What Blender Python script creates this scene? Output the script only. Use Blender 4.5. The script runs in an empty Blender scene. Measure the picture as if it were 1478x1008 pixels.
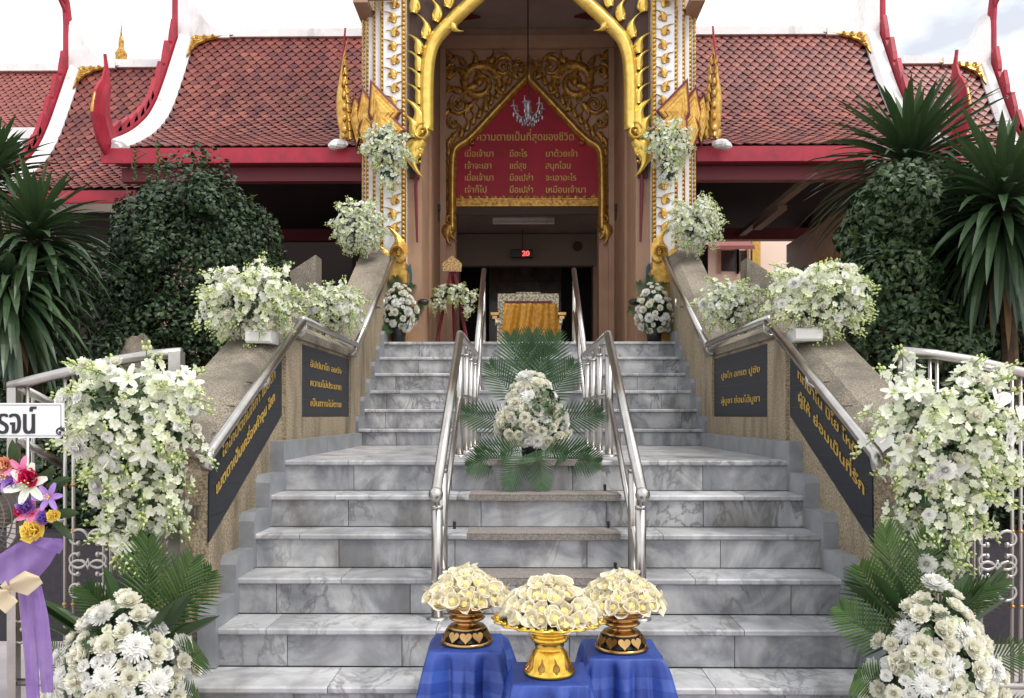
import bpy, math, random
from mathutils import Vector as V, Matrix, Euler, Quaternion
random.seed(7)
R = math.radians
SC = bpy.context.scene
COL = SC.collection

# ------------------------------------------------------------------ camera
F, VPX, HY, CH = 1200.0, 752.0, 600.0, 1.325      # focal length in photo pixels, vanishing point, horizon row, eye height
YAW = math.atan((VPX-739)/F)
cd = bpy.data.cameras.new('camera'); cam = bpy.data.objects.new('camera', cd); COL.objects.link(cam)
cam.location = (0, 0, CH); cam.rotation_euler = (R(90), 0, YAW)
cd.lens = 36*F/1478; cd.sensor_width = 36; cd.shift_y = (HY-504)/1478
cd.clip_start = .05; cd.clip_end = 2000
SC.camera = cam

# ------------------------------------------------------------------ sky, sun, exposure
SUN_EL, SUN_AZ = R(56), R(132)        # azimuth from +Y clockwise: high, behind the photographer and to the right
w = bpy.data.worlds.new('World'); SC.world = w; w.use_nodes = True
nt = w.node_tree; nt.nodes.clear()
def wn(t, **k):
    n = nt.nodes.new(t)
    for a, b in k.items(): setattr(n, a, b)
    return n
out = wn('ShaderNodeOutputWorld'); bg = wn('ShaderNodeBackground'); bg.inputs['Strength'].default_value = .145
sky = wn('ShaderNodeTexSky', sky_type='NISHITA', sun_disc=False)
sky.sun_elevation = SUN_EL; sky.sun_rotation = SUN_AZ; sky.air_density = 1.2; sky.dust_density = 3
tc = wn('ShaderNodeTexCoord'); mp = wn('ShaderNodeMapping'); mp.inputs['Scale'].default_value = (-1, 1, 2.2)
no = wn('ShaderNodeTexNoise'); no.inputs['Scale'].default_value = 2.6; no.inputs['Detail'].default_value = 8; no.inputs['Roughness'].default_value = .58
mr = wn('ShaderNodeMapRange'); mr.inputs['From Min'].default_value = .30; mr.inputs['From Max'].default_value = .56
mr.inputs['To Min'].default_value = .70; mr.inputs['To Max'].default_value = 1.0
no2 = wn('ShaderNodeTexNoise'); no2.inputs['Scale'].default_value = 4.5; no2.inputs['Detail'].default_value = 7
cr = wn('ShaderNodeValToRGB'); cr.color_ramp.elements[0].position = .36; cr.color_ramp.elements[0].color = (3.7, 3.95, 4.4, 1)
cr.color_ramp.elements[1].position = .56; cr.color_ramp.elements[1].color = (8.6, 8.6, 8.5, 1)
mx = wn('ShaderNodeMix', data_type='RGBA')
L = nt.links.new
L(tc.outputs['Generated'], mp.inputs['Vector']); L(mp.outputs[0], no.inputs['Vector']); L(mp.outputs[0], no2.inputs['Vector'])
L(no.outputs['Fac'], mr.inputs['Value']); L(mr.outputs[0], mx.inputs['Factor'])
L(no2.outputs['Fac'], cr.inputs['Fac'])
L(sky.outputs[0], mx.inputs['A']); L(cr.outputs[0], mx.inputs['B'])
L(mx.outputs['Result'], bg.inputs['Color']); L(bg.outputs[0], out.inputs['Surface'])
sl = bpy.data.lights.new('sun', 'SUN'); sl.energy = 1.35; sl.angle = R(14); sl.color = (1, .95, .88)
so = bpy.data.objects.new('sun', sl); COL.objects.link(so)
sd = V((math.sin(SUN_AZ)*math.cos(SUN_EL), math.cos(SUN_AZ)*math.cos(SUN_EL), math.sin(SUN_EL)))
so.rotation_euler = sd.to_track_quat('Z', 'Y').to_euler(); so.location = (0, 0, 30)
SC.view_settings.view_transform = 'Standard'; SC.view_settings.look = 'None'
SC.view_settings.exposure = .55; SC.view_settings.gamma = 1
SC.cycles.max_bounces = 6; SC.cycles.diffuse_bounces = 4; SC.cycles.glossy_bounces = 3; SC.cycles.transmission_bounces = 3
SC.cycles.transparent_max_bounces = 6; SC.cycles.caustics_reflective = False; SC.cycles.caustics_refractive = False

# ------------------------------------------------------------------ helpers: placing
_c, _s = math.cos(YAW), math.sin(YAW)
def P(px, py, Y):                      # the point at depth Y that a pixel of the photograph (1478 wide) looks at
    u = (px-739)/F
    X = Y*(u*_c-_s)/(_c+u*_s); d = -X*_s+Y*_c
    return V((X, Y, CH-(py-HY)*d/F))
def PX(X, px, py):                     # the same on the upright plane X = const
    u = (px-739)/F
    Y = X*(_c+u*_s)/(u*_c-_s); d = -X*_s+Y*_c
    return V((X, Y, CH-(py-HY)*d/F))
X0 = .085                              # the staircase's axis
def mir(v): return V((2*X0-v[0], v[1], v[2]))
def sg(r, g, b):                       # sRGB 0-255 to linear
    f = lambda c: (c/255/12.92 if c/255 <= .04045 else ((c/255+.055)/1.055)**2.4)
    return (f(r), f(g), f(b))

# ------------------------------------------------------------------ helpers: materials
def mat(name, col, rough=.6, metal=0., tint=0., tint2=None, noise=None, col2=None, bump=None, spec=.5, coat=0, alpha=1., trans=0, aniso=None, stain=None):
    m = bpy.data.materials.new(name); m.use_nodes = True
    t = m.node_tree; b = t.nodes['Principled BSDF']; N = t.nodes.new; K = t.links.new
    b.inputs['Roughness'].default_value = rough; b.inputs['Metallic'].default_value = metal
    b.inputs['Specular IOR Level'].default_value = spec; b.inputs['Coat Weight'].default_value = coat
    b.inputs['Alpha'].default_value = alpha
    tcd = N('ShaderNodeTexCoord'); cur = N('ShaderNodeRGB'); cur.outputs[0].default_value = (*col, 1); cur = cur.outputs[0]
    def mixc(a, c2, fac):
        x = N('ShaderNodeMix'); x.data_type = 'RGBA'; K(a, x.inputs['A'])
        if isinstance(c2, tuple): x.inputs['B'].default_value = (*c2, 1)
        else: K(c2, x.inputs['B'])
        K(fac, x.inputs['Factor']); return x.outputs['Result']
    def nz(scale, detail=6, rough_=.6, lo=.35, hi=.65, st=None):
        n = N('ShaderNodeTexNoise'); n.inputs['Scale'].default_value = scale; n.inputs['Detail'].default_value = detail; n.inputs['Roughness'].default_value = rough_
        if st:
            mp_ = N('ShaderNodeMapping'); mp_.inputs['Scale'].default_value = st; K(tcd.outputs['Object'], mp_.inputs['Vector']); K(mp_.outputs[0], n.inputs['Vector'])
        else: K(tcd.outputs['Object'], n.inputs['Vector'])
        r = N('ShaderNodeMapRange'); r.inputs['From Min'].default_value = lo; r.inputs['From Max'].default_value = hi
        K(n.outputs['Fac'], r.inputs['Value']); return r.outputs[0], n.outputs['Fac']
    if noise:
        f, _ = nz(noise[0], lo=noise[1] if len(noise) > 1 else .35, hi=noise[2] if len(noise) > 2 else .65)
        cur = mixc(cur, col2, f)
    if stain:                                          # dirt: (scale, lo, hi, colour, stretch)
        f, _ = nz(stain[0], lo=stain[1], hi=stain[2], st=stain[4] if len(stain) > 4 else None)
        cur = mixc(cur, stain[3], f)
    if tint or tint2:
        a = N('ShaderNodeAttribute'); a.attribute_name = 'tint'
        if tint2: cur = mixc(cur, tint2, a.outputs['Fac'])
        if tint:
            r = N('ShaderNodeMapRange'); r.inputs['To Min'].default_value = 1-tint; r.inputs['To Max'].default_value = 1+tint; K(a.outputs['Fac'], r.inputs['Value'])
            h = N('ShaderNodeHueSaturation'); K(r.outputs[0], h.inputs['Value']); K(cur, h.inputs['Color']); cur = h.outputs[0]
    K(cur, b.inputs['Base Color'])
    if trans:
        b.inputs['Subsurface Weight'].default_value = 0
        tr = N('ShaderNodeBsdfTranslucent'); K(cur, tr.inputs['Color'])
        ms = N('ShaderNodeMixShader'); ms.inputs[0].default_value = trans
        K(b.outputs[0], ms.inputs[1]); K(tr.outputs[0], ms.inputs[2]); K(ms.outputs[0], t.nodes['Material Output'].inputs['Surface'])
    if bump:
        _, f = nz(bump[0], detail=8)
        bp = N('ShaderNodeBump'); bp.inputs['Strength'].default_value = bump[1]; bp.inputs['Distance'].default_value = bump[2] if len(bump) > 2 else .01
        K(f, bp.inputs['Height']); K(bp.outputs[0], b.inputs['Normal'])
    return m

def marble_mat(name, light, mid, vein, dirt=.35):
    m = bpy.data.materials.new(name); m.use_nodes = True
    t = m.node_tree; b = t.nodes['Principled BSDF']; N = t.nodes.new; K = t.links.new
    tcd = N('ShaderNodeTexCoord'); a = N('ShaderNodeAttribute'); a.attribute_name = 'tint'
    mu = N('ShaderNodeMath'); mu.operation = 'MULTIPLY'; mu.inputs[1].default_value = 37; K(a.outputs['Fac'], mu.inputs[0])
    ad = N('ShaderNodeVectorMath'); ad.operation = 'ADD'; K(tcd.outputs['Object'], ad.inputs[0]); K(mu.outputs[0], ad.inputs[1])
    n1 = N('ShaderNodeTexNoise'); n1.inputs['Scale'].default_value = 2.6; n1.inputs['Detail'].default_value = 9; n1.inputs['Roughness'].default_value = .62; n1.inputs['Distortion'].default_value = 1.2
    K(ad.outputs[0], n1.inputs['Vector'])
    r1 = N('ShaderNodeValToRGB'); e = r1.color_ramp.elements
    e[0].position = .38; e[0].color = (*mid, 1); e[1].position = .62; e[1].color = (*light, 1); K(n1.outputs['Fac'], r1.inputs['Fac'])
    # thin dark veins: |noise-.5| small
    n2 = N('ShaderNodeTexNoise'); n2.inputs['Scale'].default_value = 2.1; n2.inputs['Detail'].default_value = 6; n2.inputs['Roughness'].default_value = .55; n2.inputs['Distortion'].default_value = 2.6
    mpv = N('ShaderNodeMapping'); mpv.inputs['Rotation'].default_value = (.4, .7, .6); mpv.inputs['Scale'].default_value = (1.5, 1, .8); K(ad.outputs[0], mpv.inputs['Vector']); K(mpv.outputs[0], n2.inputs['Vector'])
    s1 = N('ShaderNodeMath'); s1.operation = 'SUBTRACT'; s1.inputs[1].default_value = .5; K(n2.outputs['Fac'], s1.inputs[0])
    s2 = N('ShaderNodeMath'); s2.operation = 'ABSOLUTE'; K(s1.outputs[0], s2.inputs[0])
    r2 = N('ShaderNodeMapRange'); r2.inputs['From Min'].default_value = .0; r2.inputs['From Max'].default_value = .045; r2.inputs['To Min'].default_value = .75; r2.inputs['To Max'].default_value = 0; K(s2.outputs[0], r2.inputs['Value'])
    n4 = N('ShaderNodeTexNoise'); n4.inputs['Scale'].default_value = 1.7; n4.inputs['Detail'].default_value = 3; K(ad.outputs[0], n4.inputs['Vector'])
    r4 = N('ShaderNodeMapRange'); r4.inputs['From Min'].default_value = .42; r4.inputs['From Max'].default_value = .62; K(n4.outputs['Fac'], r4.inputs['Value'])
    m4 = N('ShaderNodeMath'); m4.operation = 'MULTIPLY'; K(r2.outputs[0], m4.inputs[0]); K(r4.outputs[0], m4.inputs[1])
    x1 = N('ShaderNodeMix'); x1.data_type = 'RGBA'; K(r1.outputs[0], x1.inputs['A']); x1.inputs['B'].default_value = (*vein, 1); K(m4.outputs[0], x1.inputs['Factor'])
    # dirt blotches and runs
    n3 = N('ShaderNodeTexNoise'); n3.inputs['Scale'].default_value = 3.2; n3.inputs['Detail'].default_value = 7
    mpd = N('ShaderNodeMapping'); mpd.inputs['Scale'].default_value = (2.2, 1, .8); K(tcd.outputs['Object'], mpd.inputs['Vector']); K(mpd.outputs[0], n3.inputs['Vector'])
    r3 = N('ShaderNodeMapRange'); r3.inputs['From Min'].default_value = .50; r3.inputs['From Max'].default_value = .74; r3.inputs['To Max'].default_value = dirt; K(n3.outputs['Fac'], r3.inputs['Value'])
    x2 = N('ShaderNodeMix'); x2.data_type = 'RGBA'; K(x1.outputs['Result'], x2.inputs['A']); x2.inputs['B'].default_value = (*sg(96, 92, 86), 1); K(r3.outputs[0], x2.inputs['Factor'])
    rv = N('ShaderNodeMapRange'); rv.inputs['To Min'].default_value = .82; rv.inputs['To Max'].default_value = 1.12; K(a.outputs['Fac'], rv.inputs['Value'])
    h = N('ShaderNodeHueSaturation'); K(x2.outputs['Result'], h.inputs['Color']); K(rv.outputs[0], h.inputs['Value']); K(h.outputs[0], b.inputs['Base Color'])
    rr = N('ShaderNodeMapRange'); rr.inputs['To Min'].default_value = .25; rr.inputs['To Max'].default_value = .5; K(n3.outputs['Fac'], rr.inputs['Value']); K(rr.outputs[0], b.inputs['Roughness'])
    return m

def emit(name, col, s):
    m = bpy.data.materials.new(name); m.use_nodes = True; b = m.node_tree.nodes['Principled BSDF']
    b.inputs['Base Color'].default_value = (*col, 1); b.inputs['Emission Color'].default_value = (*col, 1); b.inputs['Emission Strength'].default_value = s
    return m

M = dict(
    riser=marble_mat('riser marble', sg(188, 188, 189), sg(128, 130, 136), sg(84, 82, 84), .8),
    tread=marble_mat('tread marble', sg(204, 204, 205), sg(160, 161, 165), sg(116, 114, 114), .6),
    joint=mat('joint mortar', sg(92, 84, 78), .9),
    skirt=mat('grey skirting marble', sg(150, 152, 156), .4, noise=(6,), col2=sg(126, 129, 134), tint=.08),
    concrete=mat('washed aggregate', sg(182, 166, 138), .85, noise=(95, .42, .58), col2=sg(126, 113, 94), bump=(140, .5, .004), stain=(3, .46, .70, sg(108, 96, 80), (1, 1.6, .4))),
    coping=mat('weathered aggregate coping', sg(168, 157, 140), .9, noise=(110, .42, .58), col2=sg(112, 104, 92), bump=(140, .5, .004), stain=(2.2, .44, .66, sg(98, 92, 84))),
    granite=mat('black granite', sg(36, 38, 44), .45, noise=(160, .4, .6), col2=sg(52, 54, 60), spec=.25),
    steel=mat('stainless steel', (.55, .525, .50), .30, 1., noise=(9,), col2=(.45, .43, .405)),
    gold=mat('gold paint', sg(216, 176, 92), .34, .65, noise=(16, .38, .66), col2=sg(176, 126, 56), bump=(38, .15, .004)),
    palegold=mat('pale gold paint', sg(238, 206, 108), .30, .65, noise=(12, .4, .7), col2=sg(216, 176, 78)),
    oldgold=mat('old gold paint', sg(208, 160, 76), .4, .5, noise=(22, .42, .66), col2=sg(122, 76, 36)),
    goldtext=mat('gold lettering', sg(200, 166, 84), .5, .2),
    brass=mat('brass', (.58, .36, .15), .24, 1., noise=(14,), col2=(.42, .25, .10)),
    brightgold=mat('bright gilt', (.86, .58, .10), .2, 1., noise=(30,), col2=(.62, .36, .05), bump=(60, .25, .003)),
    white=mat('white stucco', sg(236, 234, 234), .6, noise=(5, .4, .75), col2=sg(220, 217, 216), stain=(4, .56, .76, sg(176, 172, 168), (1, 1, .35))),
    tan=mat('tan paint', sg(172, 138, 112), .7, noise=(2.2, .35, .7), col2=sg(156, 122, 98), stain=(5, .62, .8, sg(110, 84, 66), (1, 1, .3))),
    darktan=mat('brown paint', sg(190, 152, 126), .75, noise=(2.4,), col2=sg(174, 138, 114)),
    brown=mat('dark brown', sg(70, 50, 42), .8),
    ceil=mat('ceiling boards', sg(168, 152, 146), .8, noise=(2,), col2=sg(154, 138, 132)),
    red=mat('red paint', sg(172, 34, 56), .55, noise=(5, .38, .68), col2=sg(140, 28, 48), stain=(9, .58, .75, sg(120, 40, 50), (1, 1, .3))),
    boardred=mat('crimson board', sg(170, 12, 44), .6, noise=(2.5,), col2=sg(150, 8, 38)),
    maroon=mat('maroon wood', sg(104, 30, 40), .6),
    tile=mat('glazed roof tile', sg(138, 70, 62), .42, tint2=sg(90, 42, 43), noise=(1.3, .4, .7), col2=sg(152, 90, 74), spec=.5, stain=(2.2, .52, .72, sg(92, 50, 48), (1.6, .6, .6))),
    tilebed=mat('tile underlay', sg(34, 14, 18), .95, spec=.1),
    farroof=mat('far roof tile', sg(150, 84, 76), .5, tint2=sg(124, 66, 60)),
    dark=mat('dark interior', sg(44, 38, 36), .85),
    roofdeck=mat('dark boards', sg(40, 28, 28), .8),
    innerwall=mat('inner wall', sg(126, 112, 100), .8),
    stonepanel=mat('brown marble panel', sg(122, 108, 98), .25, noise=(3, .35, .65), col2=sg(86, 74, 68)),
    floor=mat('platform floor', sg(206, 202, 198), .4, noise=(3,), col2=sg(190, 186, 182)),
    paving=mat('pale paving', sg(196, 188, 190), .85, noise=(2.5,), col2=sg(176, 168, 170), bump=(60, .2, .004)),
    soil=mat('garden soil', sg(70, 58, 46), .95, noise=(8,), col2=sg(50, 42, 34)),
    planter=mat('dark granite planter', sg(50, 46, 54), .5, noise=(30,), col2=sg(38, 35, 42)),
    petal=mat('white petal', (.88, .90, .80), .5, tint2=(.82, .86, .58), trans=.3),
    mum=mat('white chrysanthemum petal', (.93, .93, .91), .5, tint2=(.90, .90, .84), trans=.35),
    cream=mat('cream petal', (.92, .91, .83), .5, tint2=(.90, .88, .72), trans=.35),
    bud=mat('green bud', (.58, .66, .22), .5, tint2=(.72, .78, .40), trans=.15),
    stem=mat('flower stem', (.16, .26, .07), .5),
    leaf=mat('dark leaf', (.030, .066, .022), .38, tint2=(.055, .105, .030), spec=.5, trans=.12),
    palm=mat('palm leaflet', (.035, .092, .022), .4, tint2=(.085, .16, .035), trans=.15),
    darkpalm=mat('deep green palm leaflet', (.026, .072, .026), .4, tint2=(.055, .12, .042), trans=.15),
    strap=mat('strap leaf', (.028, .058, .026), .36, tint2=(.066, .115, .042), spec=.55, trans=.1),
    lightshrub=mat('broad shrub leaf', (.026, .056, .022), .42, tint2=(.070, .118, .038), trans=.1),
    deadleaf=mat('dead leaf', sg(120, 96, 62), .8, tint2=sg(86, 66, 44)),
    shrub=mat('shrub leaf', (.018, .040, .018), .45, tint2=(.056, .098, .032), trans=.08),
    shoot=mat('young shoot leaf', (.07, .12, .03), .5, tint2=(.11, .16, .04), trans=.15),
    bark=mat('bark', sg(104, 84, 66), .9, noise=(14,), col2=sg(70, 56, 44), bump=(30, .5)),
    cloth=mat('blue sheer cloth', sg(50, 78, 160), .45, noise=(9, .4, .7), col2=sg(34, 56, 130), spec=.5, bump=(320, .25, .002)),
    clothband=mat('blue satin band', sg(66, 96, 178), .30, noise=(9,), col2=sg(48, 74, 154), spec=.6),
    paper=mat('cream paper', (.90, .87, .75), .7, tint2=(.82, .73, .50), trans=.3),
    paperheart=mat('yellow paper', (.80, .62, .20), .7, tint2=(.74, .66, .36)),
    stick=mat('straw', (.62, .50, .28), .8),
    black=mat('black plastic', (.012, .012, .013), .4),
    led=emit('red digits', (1, .06, .05), 2.5),
    matgrey=mat('rough grey-brown mat', sg(148, 141, 135), .95, noise=(120, .4, .6), col2=sg(118, 111, 105), bump=(160, .7, .005)),
    purple=mat('purple organza', sg(146, 112, 186), .35, noise=(4, .4, .6), col2=sg(166, 134, 200), spec=.6, trans=.4, alpha=.86),
    organza=mat('cream organza', sg(226, 210, 176), .4, trans=.35),
    signwhite=mat('white sign', sg(232, 232, 236), .45),
    ink=mat('black lettering', (.02, .02, .022), .5),
    pink=mat('pink petal', sg(236, 132, 178), .5, tint2=sg(240, 176, 204), trans=.2),
    violet=mat('violet petal', sg(178, 140, 214), .5, tint2=sg(122, 84, 190), trans=.2),
    magenta=mat('magenta petal', sg(206, 30, 90), .5, trans=.15),
    yellow=mat('yellow petal', sg(255, 236, 140), .5, tint2=sg(252, 224, 100), trans=.35),
    peach=mat('peach petal', sg(240, 182, 150), .5, trans=.15),
    fangrey=mat('grey fan wire', sg(120, 112, 104), .35, .7),
    goldcloth=mat('gold brocade', sg(192, 138, 40), .45, .15, noise=(26,), col2=sg(160, 106, 24), spec=.5),
    mosaic=mat('mother of pearl inlay', sg(232, 224, 196), .3, noise=(34, .46, .54), col2=sg(150, 132, 96)),
    seatred=mat('red lacquer', sg(140, 26, 40), .45),
    crystal=mat('smoky crystal', sg(150, 140, 146), .15, .3, spec=.8),
    housewall=mat('peach wall', sg(240, 214, 196), .7),
    glass=mat('dark window glass', sg(60, 52, 50), .15),
    redpaper=mat('red ornament', sg(200, 30, 30), .5),
    rock=mat('pale rock', sg(150, 140, 126), .9, noise=(6,), col2=sg(110, 100, 90), bump=(14, .8, .03)),
    foam=mat('white foam', sg(236, 234, 230), .8),
    grime=mat('blue rag', sg(66, 96, 108), .9),
    lattice=mat('gilded lattice', sg(206, 176, 120), .5, .2, noise=(60, .45, .55), col2=sg(140, 100, 60)),
)

# ------------------------------------------------------------------ helpers: meshes
WL = {}                                # world position of every built object's origin
def setp(o, label=None, cat=None, group=None, kind=None):
    for k, v in (('label', label), ('category', cat), ('group', group), ('kind', kind)):
        if v: o[k] = v
    return o
def thing(name, label, cat, loc=(0, 0, 0), group=None):
    o = bpy.data.objects.new(name, None); COL.objects.link(o); o.empty_display_size = .1
    o.location = loc; WL[o.name] = V(loc)
    return setp(o, label, cat, group)

class MB:
    def __init__(s): s.v = []; s.f = []; s.t = []; s.mi = []; s.cm = 0
    def add(s, vs, fs, tint=None, m=None):
        n = len(s.v); s.v += [tuple(p) for p in vs]
        tt = random.random() if tint is None else tint
        for f in fs:
            s.f.append([i+n for i in f]); s.t.append(tt); s.mi.append(s.cm if m is None else m)
        return s
    def box(s, x0, x1, y0, y1, z0, z1, **k):
        vs = [(x, y, z) for x in (x0, x1) for y in (y0, y1) for z in (z0, z1)]
        return s.add(vs, [(0, 1, 3, 2), (4, 6, 7, 5), (0, 4, 5, 1), (2, 3, 7, 6), (0, 2, 6, 4), (1, 5, 7, 3)], **k)
    def bbox(s, x0, x1, y0, y1, z0, z1, b=.006, **k):     # box with chamfered edges along X
        ys = [(y0+b, z0), (y1-b, z0), (y1, z0+b), (y1, z1-b), (y1-b, z1), (y0+b, z1), (y0, z1-b), (y0, z0+b)]
        n = 8; vs = [(x0, *p) for p in ys]+[(x1, *p) for p in ys]
        return s.add(vs, [tuple(range(n)), tuple(range(2*n-1, n-1, -1))]+[(i, (i+1) % n+0, (i+1) % n+n, i+n)[::-1] for i in range(n)], **k)
    def prism(s, poly, a, b, axis='x', **k):              # polygon extruded from a to b along an axis
        if axis == 'x': mk = lambda p, c: (c, p[0], p[1])
        elif axis == 'y': mk = lambda p, c: (p[0], c, p[1])
        else: mk = lambda p, c: (p[0], p[1], c)
        n = len(poly); vs = [mk(p, a) for p in poly]+[mk(p, b) for p in poly]
        return s.add(vs, [tuple(range(n-1, -1, -1)), tuple(range(n, 2*n))]+[(i, (i+1) % n, (i+1) % n+n, i+n) for i in range(n)], **k)
    def tube(s, pts, r, n=8, cap=True, **k):
        pts = [V(p) for p in pts]; m = len(pts); rr = r if isinstance(r, (list, tuple)) else [r]*m
        vs = []; up = None
        for i, p in enumerate(pts):
            d = (pts[min(i+1, m-1)]-pts[max(i-1, 0)]).normalized()
            if up is None: up = d.orthogonal().normalized()
            up = (up-d*up.dot(d)).normalized(); q = d.cross(up)
            for j in range(n):
                a = 2*math.pi*j/n; vs.append(p+(up*math.cos(a)+q*math.sin(a))*rr[i])
        fs = [(i*n+j, i*n+(j+1) % n, (i+1)*n+(j+1) % n, (i+1)*n+j) for i in range(m-1) for j in range(n)]
        if cap: fs += [tuple(range(n-1, -1, -1)), tuple((m-1)*n+j for j in range(n))]
        return s.add(vs, fs, **k)
    def lathe(s, prof, c=(0, 0, 0), n=24, wob=None, **k):  # prof: (radius, z)
        vs = []
        for (r, z) in prof:
            for j in range(n):
                a = 2*math.pi*j/n; q = r*(1+(wob(a, r) if wob else 0)); vs.append((c[0]+q*math.cos(a), c[1]+q*math.sin(a), c[2]+z))
        m = len(prof)
        fs = [(i*n+j, i*n+(j+1) % n, (i+1)*n+(j+1) % n, (i+1)*n+j) for i in range(m-1) for j in range(n)]
        return s.add(vs, fs, **k)
    def ball(s, c, r, n=10, nr=6, **k):
        r = r if isinstance(r, (tuple, list)) else (r, r, r)
        vs = [(c[0], c[1], c[2]-r[2])]
        for i in range(1, nr):
            t = math.pi*i/nr
            vs += [(c[0]+r[0]*math.sin(t)*math.cos(2*math.pi*j/n), c[1]+r[1]*math.sin(t)*math.sin(2*math.pi*j/n), c[2]-r[2]*math.cos(t)) for j in range(n)]
        vs.append((c[0], c[1], c[2]+r[2])); e = len(vs)-1
        fs = [(0, 1+(j+1) % n, 1+j) for j in range(n)]+[(e, 1+(nr-2)*n+j, 1+(nr-2)*n+(j+1) % n) for j in range(n)]
        fs += [(1+i*n+j, 1+i*n+(j+1) % n, 1+(i+1)*n+(j+1) % n, 1+(i+1)*n+j) for i in range(nr-2) for j in range(n)]
        return s.add(vs, fs, **k)
    def ribbon(s, pts, ws, O, U, Vv, N, th=.03, ridge=.6, **k):
        # carved relief: 2D centreline pts with half widths ws, laid in the frame (O, U, Vv), raised along N with a ridge
        m = len(pts); vs = []
        for i in range(m):
            a = pts[max(i-1, 0)]; b = pts[min(i+1, m-1)]; dx, dy = b[0]-a[0], b[1]-a[1]; l = math.hypot(dx, dy) or 1
            nx, ny = -dy/l, dx/l; w_ = ws[i]
            for q, h in ((-1, 0), (-1, .35), (-.45, ridge), (0, 1), (.45, ridge), (1, .35), (1, 0)):
                x, y = pts[i][0]+nx*w_*q, pts[i][1]+ny*w_*q
                vs.append(O+U*x+Vv*y+N*(th*h*(.35+.65*min(1, w_/(max(ws) or 1)*1.4))))
        fs = [(i*7+j, i*7+j+1, (i+1)*7+j+1, (i+1)*7+j) for i in range(m-1) for j in range(6)]
        fs += [tuple(range(7)), tuple((m-1)*7+j for j in range(6, -1, -1))]
        return s.add(vs, fs, **k)
    def leafblade(s, base, d, up, L_, w_, droop=.2, n=4, fold=.25, **k):
        # a strap: base point, direction, side reference, length, half width, gravity droop
        p = V(base); d = V(d).normalized(); vs = []; st = L_/n
        side0 = d.cross(V(up)); side0 = side0.normalized() if side0.length > 1e-4 else d.orthogonal().normalized()
        for i in range(n+1):
            t = i/n; ww = w_*(.55+1.6*t-1.1*t*t)*(1-t**4) if n > 2 else w_*(1-t)
            ww = max(ww, w_*.03); nn = side0.cross(d).normalized()
            vs += [p-side0*ww+nn*ww*fold, p, p+side0*ww+nn*ww*fold]
            p = p+d*st; d = (d+V((0, 0, -1))*droop/n*(1+t)).normalized()
        fs = []
        for i in range(n): fs += [(3*i, 3*i+1, 3*i+4, 3*i+3), (3*i+1, 3*i+2, 3*i+5, 3*i+4)]
        return s.add(vs, fs, **k)
    def build(s, name, m, parent=None, smooth=False, world=True, mesh_only=False, pivot=None):
        me = bpy.data.meshes.new(name)
        off = V((0, 0, 0))
        if world and not mesh_only and s.v:
            if parent is not None: off = WL[parent.name]
            elif pivot is not None: off = V(pivot)
            else:
                lo = [min(p[i] for p in s.v) for i in range(3)]; hi = [max(p[i] for p in s.v) for i in range(3)]
                off = V(((lo[0]+hi[0])/2, (lo[1]+hi[1])/2, lo[2]))
        me.from_pydata([(p[0]-off[0], p[1]-off[1], p[2]-off[2]) for p in s.v], [], s.f)
        for mm in (m if isinstance(m, (list, tuple)) else [m]): me.materials.append(mm)
        at = me.attributes.new('tint', 'FLOAT', 'FACE'); at.data.foreach_set('value', s.t)
        me.polygons.foreach_set('material_index', s.mi)
        if smooth: me.polygons.foreach_set('use_smooth', [True]*len(s.f))
        me.update()
        if mesh_only: return me
        o = bpy.data.objects.new(name, me); COL.objects.link(o)
        if parent is not None: o.parent = parent; WL[o.name] = off
        else: o.location = off; WL[o.name] = off
        return o
def inst(name, me, parent, M4, wl=None):             # an object sharing a mesh, placed by a world matrix under a thing
    o = bpy.data.objects.new(name, me); COL.objects.link(o)
    if parent is not None:
        o.parent = parent; M4 = Matrix.Translation(-WL[parent.name]) @ M4
    o.matrix_local = M4
    return o
def frame(loc, z, roll=None, s=1., upref=(0, 0, 1)):  # matrix with local Z along z
    z = V(z).normalized(); x = V(upref).cross(z)
    x = x.normalized() if x.length > 1e-3 else z.orthogonal().normalized()
    y = z.cross(x); m = Matrix((x, y, z)).transposed().to_4x4()
    if roll: m = m @ Matrix.Rotation(roll, 4, 'Z')
    return Matrix.Translation(V(loc)) @ m @ Matrix.Scale(s, 4)
def lerp(a, b, t): return a+(b-a)*t
def poly_len(pts, step):                              # resample a polyline
    out_ = [V(pts[0])]; 
    for a, b in zip(pts, pts[1:]):
        a, b = V(a), V(b); n = max(1, round((b-a).length/step))
        out_ += [a.lerp(b, (i+1)/n) for i in range(n)]
    return out_

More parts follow.
